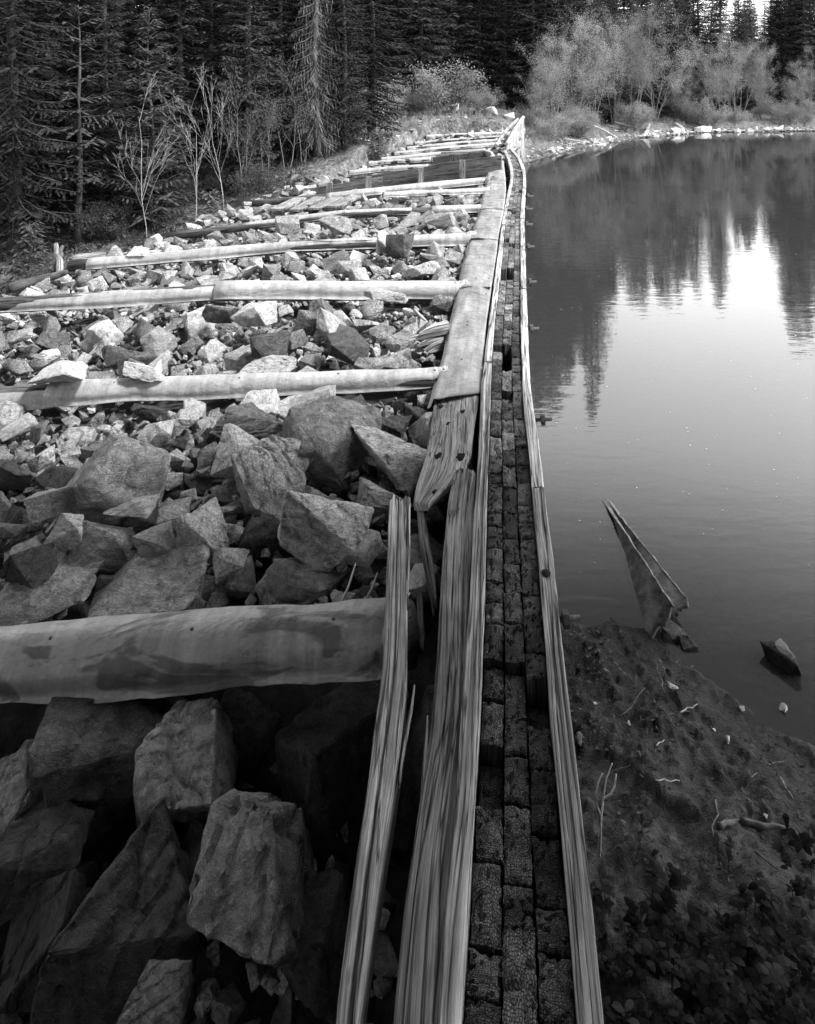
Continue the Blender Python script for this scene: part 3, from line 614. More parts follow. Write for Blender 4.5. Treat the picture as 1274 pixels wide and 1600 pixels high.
# ------------------------------------------------------------------ rocks
def rock_geo(seed, det=2, npt=15, flat=.8):
    rr = random.Random(seed); bm = bmesh.new(); npt = max(11, npt); st = [rr.uniform(.7, 1.15) for _ in range(3)]
    for _ in range(npt):
        v = Vector((rr.gauss(0, 1), rr.gauss(0, 1), rr.gauss(0, 1)))
        v.normalize(); v = Vector([math.copysign(abs(q_) ** .55, q_) for q_ in v]) * rr.uniform(.72, .92)
        bm.verts.new((v.x * st[0], v.y * st[1], v.z * flat * st[2]))
    res = bmesh.ops.convex_hull(bm, input=bm.verts[:]); 
    bmesh.ops.delete(bm, geom=[g for g in res['geom_interior'] if isinstance(g, bmesh.types.BMVert)], context='VERTS')
    bmesh.ops.dissolve_limit(bm, angle_limit=R(16), verts=bm.verts[:], edges=bm.edges[:])
    bmesh.ops.bevel(bm, geom=bm.edges[:], offset=.022, segments=1, affect='EDGES', profile=.6)
    bmesh.ops.triangulate(bm, faces=bm.faces[:])
    for k in range(det + 2):
        lim = [1.0, .55, .3, .16, .1, .065][min(k, 5)]
        es = [e for e in bm.edges if e.calc_length() > lim]
        if es: bmesh.ops.subdivide_edges(bm, edges=es, cuts=1); bmesh.ops.triangulate(bm, faces=[f for f in bm.faces if len(f.verts) > 3])
        if k >= det: break
    bm.normal_update(); bm.verts.ensure_lookup_table()
    co = np.array([v.co for v in bm.verts]); nn = np.array([v.normal for v in bm.verts])
    dsp = fbm(co * 1.8 + seed * 3.7, 4) * .045 + fbm(co * 7 + seed, 3) * .022
    dsp -= .05 * np.clip(1 - np.abs(fbm(co * 1.3 + seed * 9.1, 2)) / .05, 0, 1)
    if det >= 4:
        dr = np.array([rr.gauss(0, 1) for _ in range(3)]); dr /= np.linalg.norm(dr); tt = co @ dr * rr.uniform(2.5, 4.5) + fbm(co * 2 + seed, 3) * .9
        dsp += (tt - np.floor(tt)) ** 3 * -.032 + np.abs(fbm(co * 12 + seed, 3)) * -.02
    co = co + nn * dsp[:, None]
    F_ = [tuple(v.index for v in f.verts) for f in bm.faces] if False else None
    bm.verts.index_update(); F_ = [tuple(v.index for v in f.verts) for f in bm.faces]; bm.free()
    return co, F_
def rock_mesh(seed, det, mat, npt=15, flat=.8, norm=False):
    co, F_ = rock_geo(seed, det, npt, flat)
    if norm: co = (co - (co.max(0) + co.min(0)) / 2) / ((co.max(0) - co.min(0)) / 2)
    me = bpy.data.meshes.new('rock'); me.from_pydata(co.tolist(), [], F_); me.materials.append(mat)
    me.polygons.foreach_set('use_smooth', [True] * len(me.polygons))
    if hasattr(me, 'set_sharp_from_angle'): me.set_sharp_from_angle(angle=R(28))
    me.update(); return me
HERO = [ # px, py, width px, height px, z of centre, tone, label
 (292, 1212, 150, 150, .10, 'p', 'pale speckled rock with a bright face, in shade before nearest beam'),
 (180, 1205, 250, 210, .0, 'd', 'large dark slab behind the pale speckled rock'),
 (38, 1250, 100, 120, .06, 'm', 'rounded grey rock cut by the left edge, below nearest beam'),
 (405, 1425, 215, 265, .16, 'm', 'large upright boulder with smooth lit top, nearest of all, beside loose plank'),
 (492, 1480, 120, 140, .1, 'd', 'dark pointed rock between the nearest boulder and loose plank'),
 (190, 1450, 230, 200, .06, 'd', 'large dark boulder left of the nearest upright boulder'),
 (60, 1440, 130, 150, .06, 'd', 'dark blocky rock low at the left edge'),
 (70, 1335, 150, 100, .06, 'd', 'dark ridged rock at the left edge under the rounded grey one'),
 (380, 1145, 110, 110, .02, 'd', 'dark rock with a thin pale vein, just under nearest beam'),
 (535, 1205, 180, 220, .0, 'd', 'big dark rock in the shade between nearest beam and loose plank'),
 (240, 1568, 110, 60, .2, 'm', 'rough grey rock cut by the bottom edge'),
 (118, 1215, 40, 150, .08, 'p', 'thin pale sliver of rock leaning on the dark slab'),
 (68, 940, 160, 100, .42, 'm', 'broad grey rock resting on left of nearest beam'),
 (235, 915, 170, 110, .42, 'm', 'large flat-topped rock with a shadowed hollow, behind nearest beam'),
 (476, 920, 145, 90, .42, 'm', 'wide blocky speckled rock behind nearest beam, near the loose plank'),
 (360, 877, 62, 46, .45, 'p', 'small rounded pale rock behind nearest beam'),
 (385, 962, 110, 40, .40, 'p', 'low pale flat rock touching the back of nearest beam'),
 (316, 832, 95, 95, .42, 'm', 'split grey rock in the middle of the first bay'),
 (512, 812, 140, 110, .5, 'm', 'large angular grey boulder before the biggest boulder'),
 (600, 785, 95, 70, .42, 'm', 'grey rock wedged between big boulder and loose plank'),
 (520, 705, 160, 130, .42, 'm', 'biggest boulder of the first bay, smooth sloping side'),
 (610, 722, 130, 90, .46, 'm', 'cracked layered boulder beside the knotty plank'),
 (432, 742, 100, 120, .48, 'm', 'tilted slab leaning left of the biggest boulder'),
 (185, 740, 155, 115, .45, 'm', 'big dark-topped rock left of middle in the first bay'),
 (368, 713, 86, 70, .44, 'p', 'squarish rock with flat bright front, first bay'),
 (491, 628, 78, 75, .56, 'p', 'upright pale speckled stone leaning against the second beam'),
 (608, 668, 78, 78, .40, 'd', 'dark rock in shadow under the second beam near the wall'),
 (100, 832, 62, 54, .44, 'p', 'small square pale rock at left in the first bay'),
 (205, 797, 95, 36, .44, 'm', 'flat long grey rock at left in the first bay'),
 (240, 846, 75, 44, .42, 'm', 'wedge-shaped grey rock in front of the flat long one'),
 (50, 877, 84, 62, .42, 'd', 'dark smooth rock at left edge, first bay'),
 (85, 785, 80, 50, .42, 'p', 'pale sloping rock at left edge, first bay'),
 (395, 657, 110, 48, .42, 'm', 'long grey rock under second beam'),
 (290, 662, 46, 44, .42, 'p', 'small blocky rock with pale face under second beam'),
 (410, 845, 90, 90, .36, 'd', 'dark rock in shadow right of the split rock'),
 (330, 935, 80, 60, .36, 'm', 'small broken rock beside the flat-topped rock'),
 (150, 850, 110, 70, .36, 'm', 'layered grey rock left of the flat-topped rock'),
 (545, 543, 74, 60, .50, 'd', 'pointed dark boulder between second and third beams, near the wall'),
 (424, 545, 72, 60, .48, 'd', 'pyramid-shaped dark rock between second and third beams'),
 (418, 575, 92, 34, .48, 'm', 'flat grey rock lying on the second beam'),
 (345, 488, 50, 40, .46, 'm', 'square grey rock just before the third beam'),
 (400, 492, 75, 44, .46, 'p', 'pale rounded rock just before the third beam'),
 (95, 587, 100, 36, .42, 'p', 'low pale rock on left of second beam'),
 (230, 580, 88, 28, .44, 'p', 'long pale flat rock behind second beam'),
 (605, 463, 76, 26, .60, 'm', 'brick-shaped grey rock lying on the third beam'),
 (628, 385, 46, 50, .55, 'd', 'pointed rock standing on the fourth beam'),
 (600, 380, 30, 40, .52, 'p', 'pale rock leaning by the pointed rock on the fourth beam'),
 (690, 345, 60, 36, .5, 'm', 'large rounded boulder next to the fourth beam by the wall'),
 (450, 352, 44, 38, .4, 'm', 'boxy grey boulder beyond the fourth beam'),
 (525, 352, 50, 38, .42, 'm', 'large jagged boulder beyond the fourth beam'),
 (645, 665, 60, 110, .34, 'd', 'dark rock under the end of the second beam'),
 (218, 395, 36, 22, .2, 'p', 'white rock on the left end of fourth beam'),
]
ROCKV = {'m': [rock_mesh(100 + i, 3, M['rock'], 13 + i % 6, .62 + .06 * (i % 5)) for i in range(14)], 'p': [rock_mesh(200 + i, 3, M['rock_pale'], 13 + i % 5, .7) for i in range(6)], 'd': [rock_mesh(300 + i, 3, M['rock_dark'], 13 + i % 5, .7) for i in range(6)]}
placed = []
def put_rock(c, sx, sy, sz, me, rot, lab, group):
    o = bpy.data.objects.new('rock', me); COL.objects.link(o); o.location = c; o.scale = (sx, sy, sz); o.rotation_euler = rot
    tag(o, lab, 'rock', group); return o
for i, (px, py, w, h, z, tn, lab) in enumerate(HERO):
    c = P(px, py, z)
    if 860 < py < 985: c = PD(px, py, max(c.y, 3.34))
    s = c.y / F; q_ = .5 if w > 95 or c.y < 3 else .45; sx = w * s * q_; sz = h * s * (q_ - .04); sy = (sx * .55 + sz * .55)
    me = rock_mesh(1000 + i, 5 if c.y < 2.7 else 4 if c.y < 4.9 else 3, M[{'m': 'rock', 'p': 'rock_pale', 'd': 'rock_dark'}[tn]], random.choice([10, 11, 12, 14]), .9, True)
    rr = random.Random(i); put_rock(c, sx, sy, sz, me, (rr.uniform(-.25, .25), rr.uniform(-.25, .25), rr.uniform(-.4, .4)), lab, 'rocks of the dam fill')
    placed.append((c.x, c.y, max(sx, sy), 0))
BEAMS = [2.85, 5.25, 7.45, 9.9, 12.3, 15.3]
def bay(y, x):
    n = ['in shaded pit before nearest beam', 'between nearest and second beams', 'between second and third beams', 'between third and fourth beams', 'between fourth and fifth beams', 'between fifth and sixth beams', 'among the far light beams']
    yy = y - .137 * max(0, float(wallx(y)) - x) ; return n[sum(1 for b in BEAMS if yy > b - .1)]
cand = []
def clearb(x, y, r_):
    if y > 16.2: return True
    u = float(wallx(y)) - x; yy = y - .137 * u
    for b in BEAMS:
        if -(.16 + r_ * .9) < yy - b < .08 + r_ * .6: return False
    return True
grid = {}
def ok(x, y, r_, lay):
    for (qx, qy, qr, l) in placed if lay == 0 else []:
        if (qx - x) ** 2 + (qy - y) ** 2 < ((qr + r_) * .72) ** 2: return False
    gx, gy = int(x // .5), int(y // .5)
    for i in range(gx - 1, gx + 2):
        for j in range(gy - 1, gy + 2):
            for (qx, qy, qr, l) in grid.get((i, j), []):
                if l == lay and (qx - x) ** 2 + (qy - y) ** 2 < ((qr + r_) * .74) ** 2: return False
    return True
for lay, (n, r0, r1, dz) in enumerate([(9000, .10, .21, .02), (16000, .055, .12, .0), (20000, .03, .07, .03)]):
    for _ in range(n):
        y = .6 + 26.5 * random.random() ** 1.25 if lay < 2 else .6 + 12 * random.random(); xl, xr = float(damleft(y)), float(wallx(y)) - .38
        if y > 17: xr += .3
        x = random.uniform(max(xl - .3, -y * .62 - .4), xr); r_ = r0 + (r1 - r0) * random.random() ** 2.0
        if 15.3 < y < 19.5 and x > xl + 1.2: r_ *= .6
        if y > 19.5: r_ *= .75
        if lay == 0 and y > 5: r_ = r_ * 1.12 + .025
        if y < 2.75 and (lay == 0 or random.random() < .6): continue
        if not clearb(x, y, r_) and not (lay and random.random() < .0): continue
        if not ok(x, y, r_, lay): continue
        grid.setdefault((int(x // .5), int(y // .5)), []).append((x, y, r_, lay))
        z = float(fillz(x, y)) + dz + r_ * .1 + random.uniform(-.06, .05) - (.05 if lay else 0) - (.08 if y < 2.75 else 0)
        if x > xr - .2 and y < 17: z -= .08
        if 15.5 < y < 19.0 and x > xl + 1: z -= .28
        cand.append((r_ / y, x, y, z, r_, lay))
vis = [c for c in cand if abs(c[1]) < c[2] * .6]
vis.sort(reverse=True); NI = 300 - len(HERO) - 45; ind = vis[:NI]; rest_set = set(id(c) for c in ind)
SZ = lambda r_: 'large' if r_ > .2 else 'mid-sized' if r_ > .14 else 'small'
for c in ind:
    _, x, y, z, r_, lay = c; tn = random.choices('mpd', (72, 13, 15))[0]; u = float(wallx(y)) - x; W_ = float(wallx(y)) - float(damleft(y))
    side = 'by the crest' if u < .9 else 'left side' if x < -y * .30 else 'middle'
    k = {'m': 'grey', 'p': 'pale', 'd': 'dark'}[tn]
    put_rock((x, y, z), r_ * random.uniform(.9, 1.2), r_ * random.uniform(.8, 1.15), r_ * random.uniform(.65, 1.05), random.choice(ROCKV[tn]), (random.uniform(-.6, .6), random.uniform(-.6, .6), random.uniform(0, 6.28)), '%s %s rock %s, %s' % (SZ(r_), k, bay(y, x), side), 'rocks of the dam fill')
VG = [rock_geo(500 + i, 1, 11 + i % 5, .75) for i in range(12)]
VG = [(c, np.array([f for f in F_ if len(f) == 3])) for c, F_ in VG]
AV = []; AF = []; AT = []; b = 0
def euler_m(rx, ry, rz):
    from mathutils import Euler
    return np.array(Euler((rx, ry, rz)).to_matrix())
for c in cand:
    if id(c) in rest_set: continue
    _, x, y, z, r_, lay = c; g, f = random.choice(VG); m = euler_m(random.uniform(-.7, .7), random.uniform(-.7, .7), random.uniform(0, 6.28))
    q = (g * np.array([r_ * random.uniform(.9, 1.2), r_ * random.uniform(.8, 1.1), r_ * random.uniform(.65, 1.)])) @ m.T + np.array([x, y, z])
    AV.append(q); AF.append(f + b); AT.append(np.full(len(q), random.random() ** 1.2)); b += len(q)
o = mesh_obj('rock_rubble', np.concatenate(AV), np.concatenate(AF), M['rock_stuff'], tone=np.concatenate(AT)); o.data.set_sharp_from_angle(angle=R(28))
tag(o, 'smaller broken rocks packed between the larger ones of the dam fill', 'rubble', kind='stuff')
print('rocks', len(cand), len(ind))
# broken stump end among the rocks by the wall
mb = MB()
for i, (x0, y0, x1, y1, r_) in enumerate([(700, 508, 655, 522, .035), (698, 516, 648, 532, .04), (694, 526, 652, 541, .035), (700, 534, 662, 548, .04), (690, 520, 640, 528, .022), (696, 540, 668, 552, .03)]):
    V_, F_, U_ = tube([PD(x0, y0, 6.15), PD((x0 + x1) / 2, (y0 + y1) / 2 - 2, 6.05), PD(x1, y1, 5.95)], [r_, r_ * .9, r_ * .25], 5, jit=.3, seed=i); mb.add(V_, F_, U_)
tag(mb.build('broken_log', M['wood'], None, False), 'short broken log with splintered end by the wall, before third beam', 'log')
V_, F_, U_ = tube([PD(648, 485, 6.9), PD(664, 500, 6.6)], [.018, .012], 6); tag(mesh_obj('stick', V_, F_, M['twig_pale'], None, True, U_), 'pale stick poking from the rocks near the broken log', 'stick')
for i, (a_, b_, lab) in enumerate([((530, 952, 3.0), (556, 880, 3.2), 'thin pale stick standing behind nearest beam by loose plank'), ((568, 945, 2.98), (590, 895, 3.1), 'pale splinter standing between stick and loose plank'), ((10, 905, 3.4), (92, 880, 3.6), 'thin twig lying across the rocks at left edge'), ((72, 832, 3.7), (100, 790, 3.9), 'short stick leaning on the small square pale rock')]):
    V_, F_, U_ = tube([PD(*a_), PD((a_[0] + b_[0]) / 2 + 2, (a_[1] + b_[1]) / 2, (a_[2] + b_[2]) / 2), PD(*b_)], [.006, .005, .003], 6); tag(mesh_obj('stick', V_, F_, M['twig_pale'], None, True, U_), lab, 'stick')

# ------------------------------------------------------------------ iron trough in the lake
tr = empty('metal_trough', (1.1, 3.42, 0)); tag(tr, 'rusty folded metal trough rising out of the lake shallows', 'trough')
keel0 = P(1008, 1002, -.01); keel1 = P(944, 780, -.05)
def panel(topA, topB, name, seed, k0):
    N = 40; K = 12; V = []; U = []
    for i in range(N):
        t = i / (N - 1); a_ = k0.lerp(keel1, t); b_ = topA.lerp(topB, t)
        if t < .05: b_ = b_.copy()
        for j in range(K):
            s_ = j / (K - 1); q = a_.lerp(b_, s_) - tr.location; q.x += .004 * float(vn(np.array([t * 8, s_ * 3, seed]))); q.z += (.005 * float(vn(np.array([t * 26, 0, seed]))) - .0) * s_
            q.y += (.03 * float(vn(np.array([s_ * 9, t * 3, seed + 4.])))) * (1 - t) ** 6
            V.append(q); U.append((s_ * .3, t))
    Fc = [(i * K + j, i * K + j + 1, (i + 1) * K + j + 1, (i + 1) * K + j) for i in range(N - 1) for j in range(K - 1)]
    o = mesh_obj(name, V, Fc, M['rust'], tr, True, U); m = o.modifiers.new('t', 'SOLIDIFY'); m.thickness = .014
    pth = [V[i * K + K - 1] for i in range(N)]; V_, F_, U_ = tube(pth, [.0055] * N, 5, jit=.3, seed=seed); mesh_obj('rim', V_, F_, M['rust_edge'], o, True)
tipL = P(946, 786, 0.0); tipR = P(955, 788, 0.0)
BL = PD(1052, 946, 3.46); BR = PD(1076, 940, 3.55)
panel(BL, BL + (tipL - BL) * 1.06, 'side_plate', 3, keel0); panel(BR, BR + (tipR - BR) * 1.06, 'side_plate', 8, PD(1048, 962, 3.5))
for a_, b_ in ((BL, tipL), (BR, tipR)):
    V_, F_, U_ = tube([a_ + (b_ - a_) * t - tr.location for t in (1.0, 1.3, 1.6)], [.006, .006, .004], 5); mesh_obj('sunken_rail', V_, F_, M['rust_edge'], tr, True)
for i, (px, py, w, h, lab) in enumerate([(1076, 1008, 44, 40, 'muddy lump of rock at the lower end of the trough'), (1050, 990, 60, 36, 'dark stone wedged under the trough end')]):
    c = P(px, py, -.0); s = c.y / F; put_rock(c, w * s / 2, w * s * .4, h * s / 2, ROCKV['d'][i], (.2, .1, i), lab, 'stones on the muddy shore')
# shore stones
SS = [(1222, 1040, 95, 80, -.0, 'd', 'dark boulder with a painted lit top at the right edge of the lake'), (1226, 1018, 50, 44, .055, 'p', 'white stone put in as lit top of the dark boulder, right edge'), (1224, 1104, 22, 16, .01, 'p', 'small white stone at the right edge of the mud'), (1052, 1084, 26, 14, .06, 'p', 'flat white stone in the middle of the mud'), (1137, 1163, 14, 14, .1, 'p', 'tiny white pebble right of centre on the mud'), (905, 1158, 26, 40, .15, 'm', 'grey stone against the outer rail on the mud'), (1160, 1095, 12, 16, .05, 'p', 'little pale stone near the water at the right'), (983, 1141, 10, 8, .1, 'p', 'tiny pale pebble at the centre left of the mud'), (930, 1105, 10, 8, .1, 'p', 'tiny pale pebble close to the outer rail'), (1115, 1138, 8, 8, .1, 'p', 'tiny pale chip near the white pebble'), (1196, 1268, 10, 8, .2, 'p', 'tiny white chip near the dark branch'), (1208, 1278, 14, 6, .2, 'p', 'thin white chip above the dark branch')]  # pale stone on the dark boulder paints its lit top
for i, (px, py, w, h, z, tn, lab) in enumerate(SS):
    c = P(px, py, z); 
    if i > 1: c.z = max(mz(c.x, c.y), 0) + h / F * c.y * .15
    s = c.y / F; me = rock_mesh(1500 + i, 3 if w > 30 else 2, M['rock_dark' if tn == 'd' else 'pebble' if tn == 'p' else 'rock'], 12); put_rock(c, w * s / 2, w * s * .42, h * s / 2.1, me, (.1, .2 * (i % 3 - 1), i), lab, 'stones on the muddy shore')
# twigs on the mud
def curve_pts(a_, b_, n=6, wob=.02, seed=0):
    rr = random.Random(seed); r_ = []; wob = min(wob, .05 * (b_ - a_).length)
    for i in range(n):
        t = i / (n - 1); q = a_.lerp(b_, t); w = wob * math.sin(t * math.pi); r_.append(q + Vector((rr.uniform(-w, w), rr.uniform(-w, w), rr.uniform(0, w * .5))))
    return r_
TW = [(1014, 1127, 1055, 1116, .006, 'twig', 'forked twig lying left of centre on the mud'), (1062, 1114, 1090, 1100, .006, 'twig_pale', 'pale twig next to the flat white stone'), (1040, 1085, 1022, 1030, .005, 'twig', 'dark curved twig running from the trough to the white stone'), (1046, 1066, 1096, 1084, .004, 'twig', 'thin dark twig above the flat white stone'), (1024, 1219, 1062, 1220, .004, 'twig_pale', 'short straight pale twig at the centre of the mud'), (1025, 1166, 1038, 1156, .004, 'twig_pale', 'tiny pale twig above the short straight one'), (1122, 1290, 1160, 1282, .010, 'twig', 'left end piece of dark branch'), (1158, 1283, 1236, 1297, .012, 'twig', 'thick dark branch lying on the mud at right edge'), (1118, 1250, 1116, 1320, .005, 'twig', 'thin upright dark stem before the pale mud'), (967, 1120, 1008, 1075, .004, 'twig', 'thin dark twig between the rail and trough'), (1180, 1330, 1232, 1372, .005, 'twig', 'slanting thin twig at right under the branch'), (1165, 1220, 1225, 1190, .004, 'twig', 'thin curved twig near the right edge'), (948, 1210, 985, 1195, .003, 'twig', 'fine twig near the forked white one'), (1220, 1215, 1240, 1248, .004, 'twig_pale', 'short twig at far right edge')]
for i, (x0, y0, x1, y1, r_, mt, lab) in enumerate(TW):
    def on(px, py):
        q = P(px, py, .1)
        for _ in range(3): q = P(px, py, mz(q.x, q.y) + .008)
        return q
    a_, b_ = on(x0, y0), on(x1, y1); pp = curve_pts(a_, b_, 7, .02, i)
    V_, F_, U_ = tube(pp, [r_ * (.6 if r_ < .009 else 1) * (1 - .5 * t / 6) for t in range(7)], 6, jit=.15, seed=i); tag(mesh_obj('twig', V_, F_, M[mt], None, True, U_), lab, 'twig', 'twigs on the mud')
# litter of dead leaves and bits of twig on the mud
nl = 6500; lx = RNG.uniform(.5, 3.0, nl); ly = RNG.uniform(1.2, 3.5, nl); lz = mudz(lx, ly); keep = (lz > .015) & (lx > wallx(ly) + .17) & ((vn(np.stack([lx * 5, ly * 5, lx * 0 + 2], -1)) > -.15) | (RNG.random(nl) < .2)); V = []; Fc = []
for x_, y_, z in zip(lx[keep], ly[keep], lz[keep]):
    a_ = random.uniform(0, 6.28); L_ = random.uniform(.003, .014); w_ = L_ * random.uniform(.12, .6); b_ = len(V)
    for (u_, v_, t_) in ((-1, 0, 0), (0, 1, .4), (1, 0, random.uniform(0, 1)), (0, -1, .2)): V.append((x_ + L_ * u_ * math.cos(a_) - w_ * v_ * math.sin(a_), y_ + L_ * u_ * math.sin(a_) + w_ * v_ * math.cos(a_), z + .002 + t_ * .010))
    Fc.append((b_, b_ + 1, b_ + 2, b_ + 3))
tag(mesh_obj('leaf_litter', V, Fc, M['litter'], None, False), 'dead leaves and twig bits scattered on the mud', 'litter', kind='stuff')
# forked white seedling stem
mb = MB()
for pts in ([(937, 1338, 2.2), (940, 1275, 2.2), (944, 1240, 2.2), (948, 1215, 2.2), (957, 1193, 2.2)], [(944, 1248, 2.2), (955, 1240, 2.2), (961, 1228, 2.2), (963, 1210, 2.2)], [(940, 1275, 2.2), (934, 1262, 2.2), (932, 1240, 2.2), (935, 1222, 2.2), (942, 1208, 2.2)]):
    V_, F_, U_ = tube([PD(*p) for p in pts], [.0032 - .0004 * k for k in range(len(pts))], 6); mb.add(V_, F_, U_)
tag(mb.build('forked_stem', M['peeled']), 'bare white forked stem standing by the outer rail', 'plant stem')

# ------------------------------------------------------------------ small leafy plants in the right foreground
def plant_mesh(seed):
    rr = random.Random(seed); V = []; Fc = []
    for st in range(rr.randint(2, 4)):
        bx, by = rr.uniform(-.03, .03), rr.uniform(-.03, .03); H = rr.uniform(.04, .11)
        V_, F_, _ = tube([(bx, by, -.02), (bx * 1.3, by * 1.3, H)], [.0018, .0012], 4, False); b_ = len(V); V += [tuple(v) for v in V_]; Fc += [tuple(q + b_ for q in f) for f in F_]
        for k in range(rr.randint(4, 7)):
            an = rr.uniform(0, 6.28); L = rr.uniform(.03, .06); up = rr.uniform(-.1, .8); h0 = H * rr.uniform(.5, 1); dx, dy = math.cos(an), math.sin(an); w = L * .26
            o_ = Vector((bx * 1.3, by * 1.3, h0)); pts = []
            for t, ww, zz_ in ((0, .1, 0), (.3, .8, .35), (.6, 1, .5), (.85, .6, .45), (1, .02, .3)):
                c = o_ + Vector((dx * L * t, dy * L * t, zz_ * up * L)); pts.append((c + Vector((-dy, dx, 0)) * w * ww, c - Vector((-dy, dx, 0)) * w * ww))
            b_ = len(V)
            for p_, q_ in pts: V += [tuple(p_), tuple(q_)]
            Fc += [(b_ + 2 * j, b_ + 2 * j + 1, b_ + 2 * j + 3, b_ + 2 * j + 2) for j in range(4)]
    o = mesh_obj('seedling', V, Fc, M['leaf_dark'], None, False); me = o.data; bpy.data.objects.remove(o); return me
PLM = [plant_mesh(i) for i in range(7)]
for i in range(95):
    for _ in range(20):
        px, py = random.uniform(905, 1274), random.uniform(1300, 1640)
        if random.random() < (py - 1270) / 200: break
    q = P(px, py, .2); z = mz(q.x, q.y); q = P(px, py, z); q.z = mz(q.x, q.y)
    if q.x < float(wallx(q.y)) + .2: continue
    o = bpy.data.objects.new('seedling', random.choice(PLM)); COL.objects.link(o); o.location = q; s = random.uniform(.4, .8); o.scale = (s, s, s); o.rotation_euler = (random.uniform(-.2, .2), random.uniform(-.2, .2), random.uniform(0, 6.28))
    w = 'close to the outer rail' if px < 1000 else 'at the right edge' if px > 1160 else 'mid shady corner'
    tag(o, 'small leafy plant %s, %s' % (w, 'on the pale mud' if py < 1370 else 'in deep shade' if py < 1480 else 'nearest the bottom edge'), 'plant', 'small leafy plants in the shaded corner')

# ------------------------------------------------------------------ conifers
def spruce_mesh(seed,  H=12.0, Rm=1.7, dens=1.0, base=.12, droop=.35, trunk_r=.13, sparse=0.0, bare=False):
    rr = random.Random(seed); V = []; Fc = []; MBt = MB()
    ns = 14; path = [(.04 * math.sin(i * .9 + seed), .04 * math.cos(i * .7 + seed), H * i / (ns - 1)) for i in range(ns)]
    V_, F_, U_ = tube(path, [trunk_r * (1 - .96 * i / (ns - 1)) + .006 for i in range(ns)], 8, jit=.05, seed=seed); MBt.add(V_, F_, U_)
    MBt.add(*tube([(0, 0, -.8), (0, 0, .02)], [trunk_r * 1.35, trunk_r * 1.02], 8))
    h = H * base; quads = []
    bl = MB()
    while h < H * .99:
        f = (H - h) / (H * (1 - base)); Lm = Rm * (f ** .75) * (1 if f < .85 else 1 - (f - .85) * 1.8)
        nb = int(rr.choice([4, 5, 6]) * dens) if rr.random() > sparse else 2
        a0 = rr.uniform(0, 6.28)
        for k in range(max(nb, 2)):
            an = a0 + 6.283 * k / max(nb, 2) + rr.uniform(-.35, .35); L = Lm * rr.uniform(.45, 1.2) + .08
            dz0 = -droop * (1.2 - .6 * (1 - f)) + rr.uniform(-.08, .08) + (.5 * (1 - f) ** 3); ca, sa = math.cos(an), math.sin(an)
            n = max(3, int(L / .10)); hb = h + rr.uniform(-.1, .1)
            pts = [(ca * L * t, sa * L * t, hb + L * (dz0 * t + .28 * t * t)) for t in [i / n for i in range(n + 1)]]
            MBt_pts = [pts[0], pts[n // 2], pts[-1]]; V_, F_, _ = tube(MBt_pts, [.018 + .006 * L, .012, .004], 3, False); MBt.add(V_, F_)
            for i in range(1, n + 1):
                t = i / n; px_, py_, pz_ = pts[i]
                for sd_ in (-1, 1):
                    if rr.random() < (.06 + sparse * .4): continue
                    tl = (.16 + .42 * L * (1 - t) * (.35 + t)) * rr.uniform(.6, 1.2); tl = min(tl, .5); ang = an + sd_ * rr.uniform(.7, 1.15); dx, dy = math.cos(ang), math.sin(ang); dzz = rr.uniform(-.35, .02)
                    if bare: dzz = rr.uniform(-1.4, -.6); dx *= .5; dy *= .5
                    m = max(1, int(tl / .12)); wd = (.024 if not bare else .011) * rr.uniform(.6, 1.4)
                    for j in range(m):
                        s0 = tl * j / m; s1 = tl * (j + 1.15) / m; A_ = (px_ + dx * s0, py_ + dy * s0, pz_ + dzz * s0 - .15 * s0 * s0 / max(tl, .1)); B_ = (px_ + dx * s1, py_ + dy * s1, pz_ + dzz * s1 - .15 * s1 * s1 / max(tl, .1))
                        mx_, my_, mz_ = (A_[0] + B_[0]) / 2, (A_[1] + B_[1]) / 2, (A_[2] + B_[2]) / 2; tz = rr.uniform(-.8, .8) * wd
                        quads.append((A_, (mx_ - dy * wd, my_ + dx * wd, mz_ + tz), B_, (mx_ + dy * wd, my_ - dx * wd, mz_ - tz)))
            tip = pts[-1]; wd = .02 if not bare else .005
            quads.append((pts[-2], (tip[0] - sa * wd, tip[1] + ca * wd, tip[2]), (tip[0] + ca * .1, tip[1] + sa * .1, tip[2] + .02), (tip[0] + sa * wd, tip[1] - ca * wd, tip[2])))
        h += rr.uniform(.16, .30) / max(dens, .5) * (1.0 if not sparse else 1.5)
    V = [v for q in quads for v in q]; Fc = [(4 * i, 4 * i + 1, 4 * i + 2, 4 * i + 3) for i in range(len(quads))]
    return MBt, V, Fc
TREE = {}
def make_tree(kind, name, seed, bark, leaf, **kw):
    t, V, Fc = spruce_mesh(seed, **kw); e_ = empty(name, (0, 0, 0)); t.build('trunk', M[bark], e_); mesh_obj('crown', V, Fc, M[leaf], e_, False)
    TREE[kind] = [e_, False]; return len(Fc)
n_ = 0
for i in range(4): n_ += make_tree('s%d' % i, 'spruce_tree', 40 + i, 'bark', 'needle', H=12, Rm=1.05 + .13 * i, dens=1.35, base=.05, droop=.3 + .05 * i)
for i in range(4): n_ += make_tree('w%d' % i, 'spruce_tree', 140 + i, 'bark', 'needle', H=12, Rm=1.75 + .15 * i, dens=1.3, base=.03, droop=.3 + .06 * i)
n_ += make_tree('shade_canopy', 'added_shade_spruce', 50, 'bark', 'needle', H=15, Rm=3.3, dens=2.4, base=.27, droop=.3, trunk_r=.2)  # high-crowned variant, added out of view to shade the foreground
n_ += make_tree('thin', 'spruce_tree', 61, 'bark', 'needle_young', H=5.6, Rm=1.25, dens=1.0, base=.3, droop=.12, sparse=.06, trunk_r=.085)
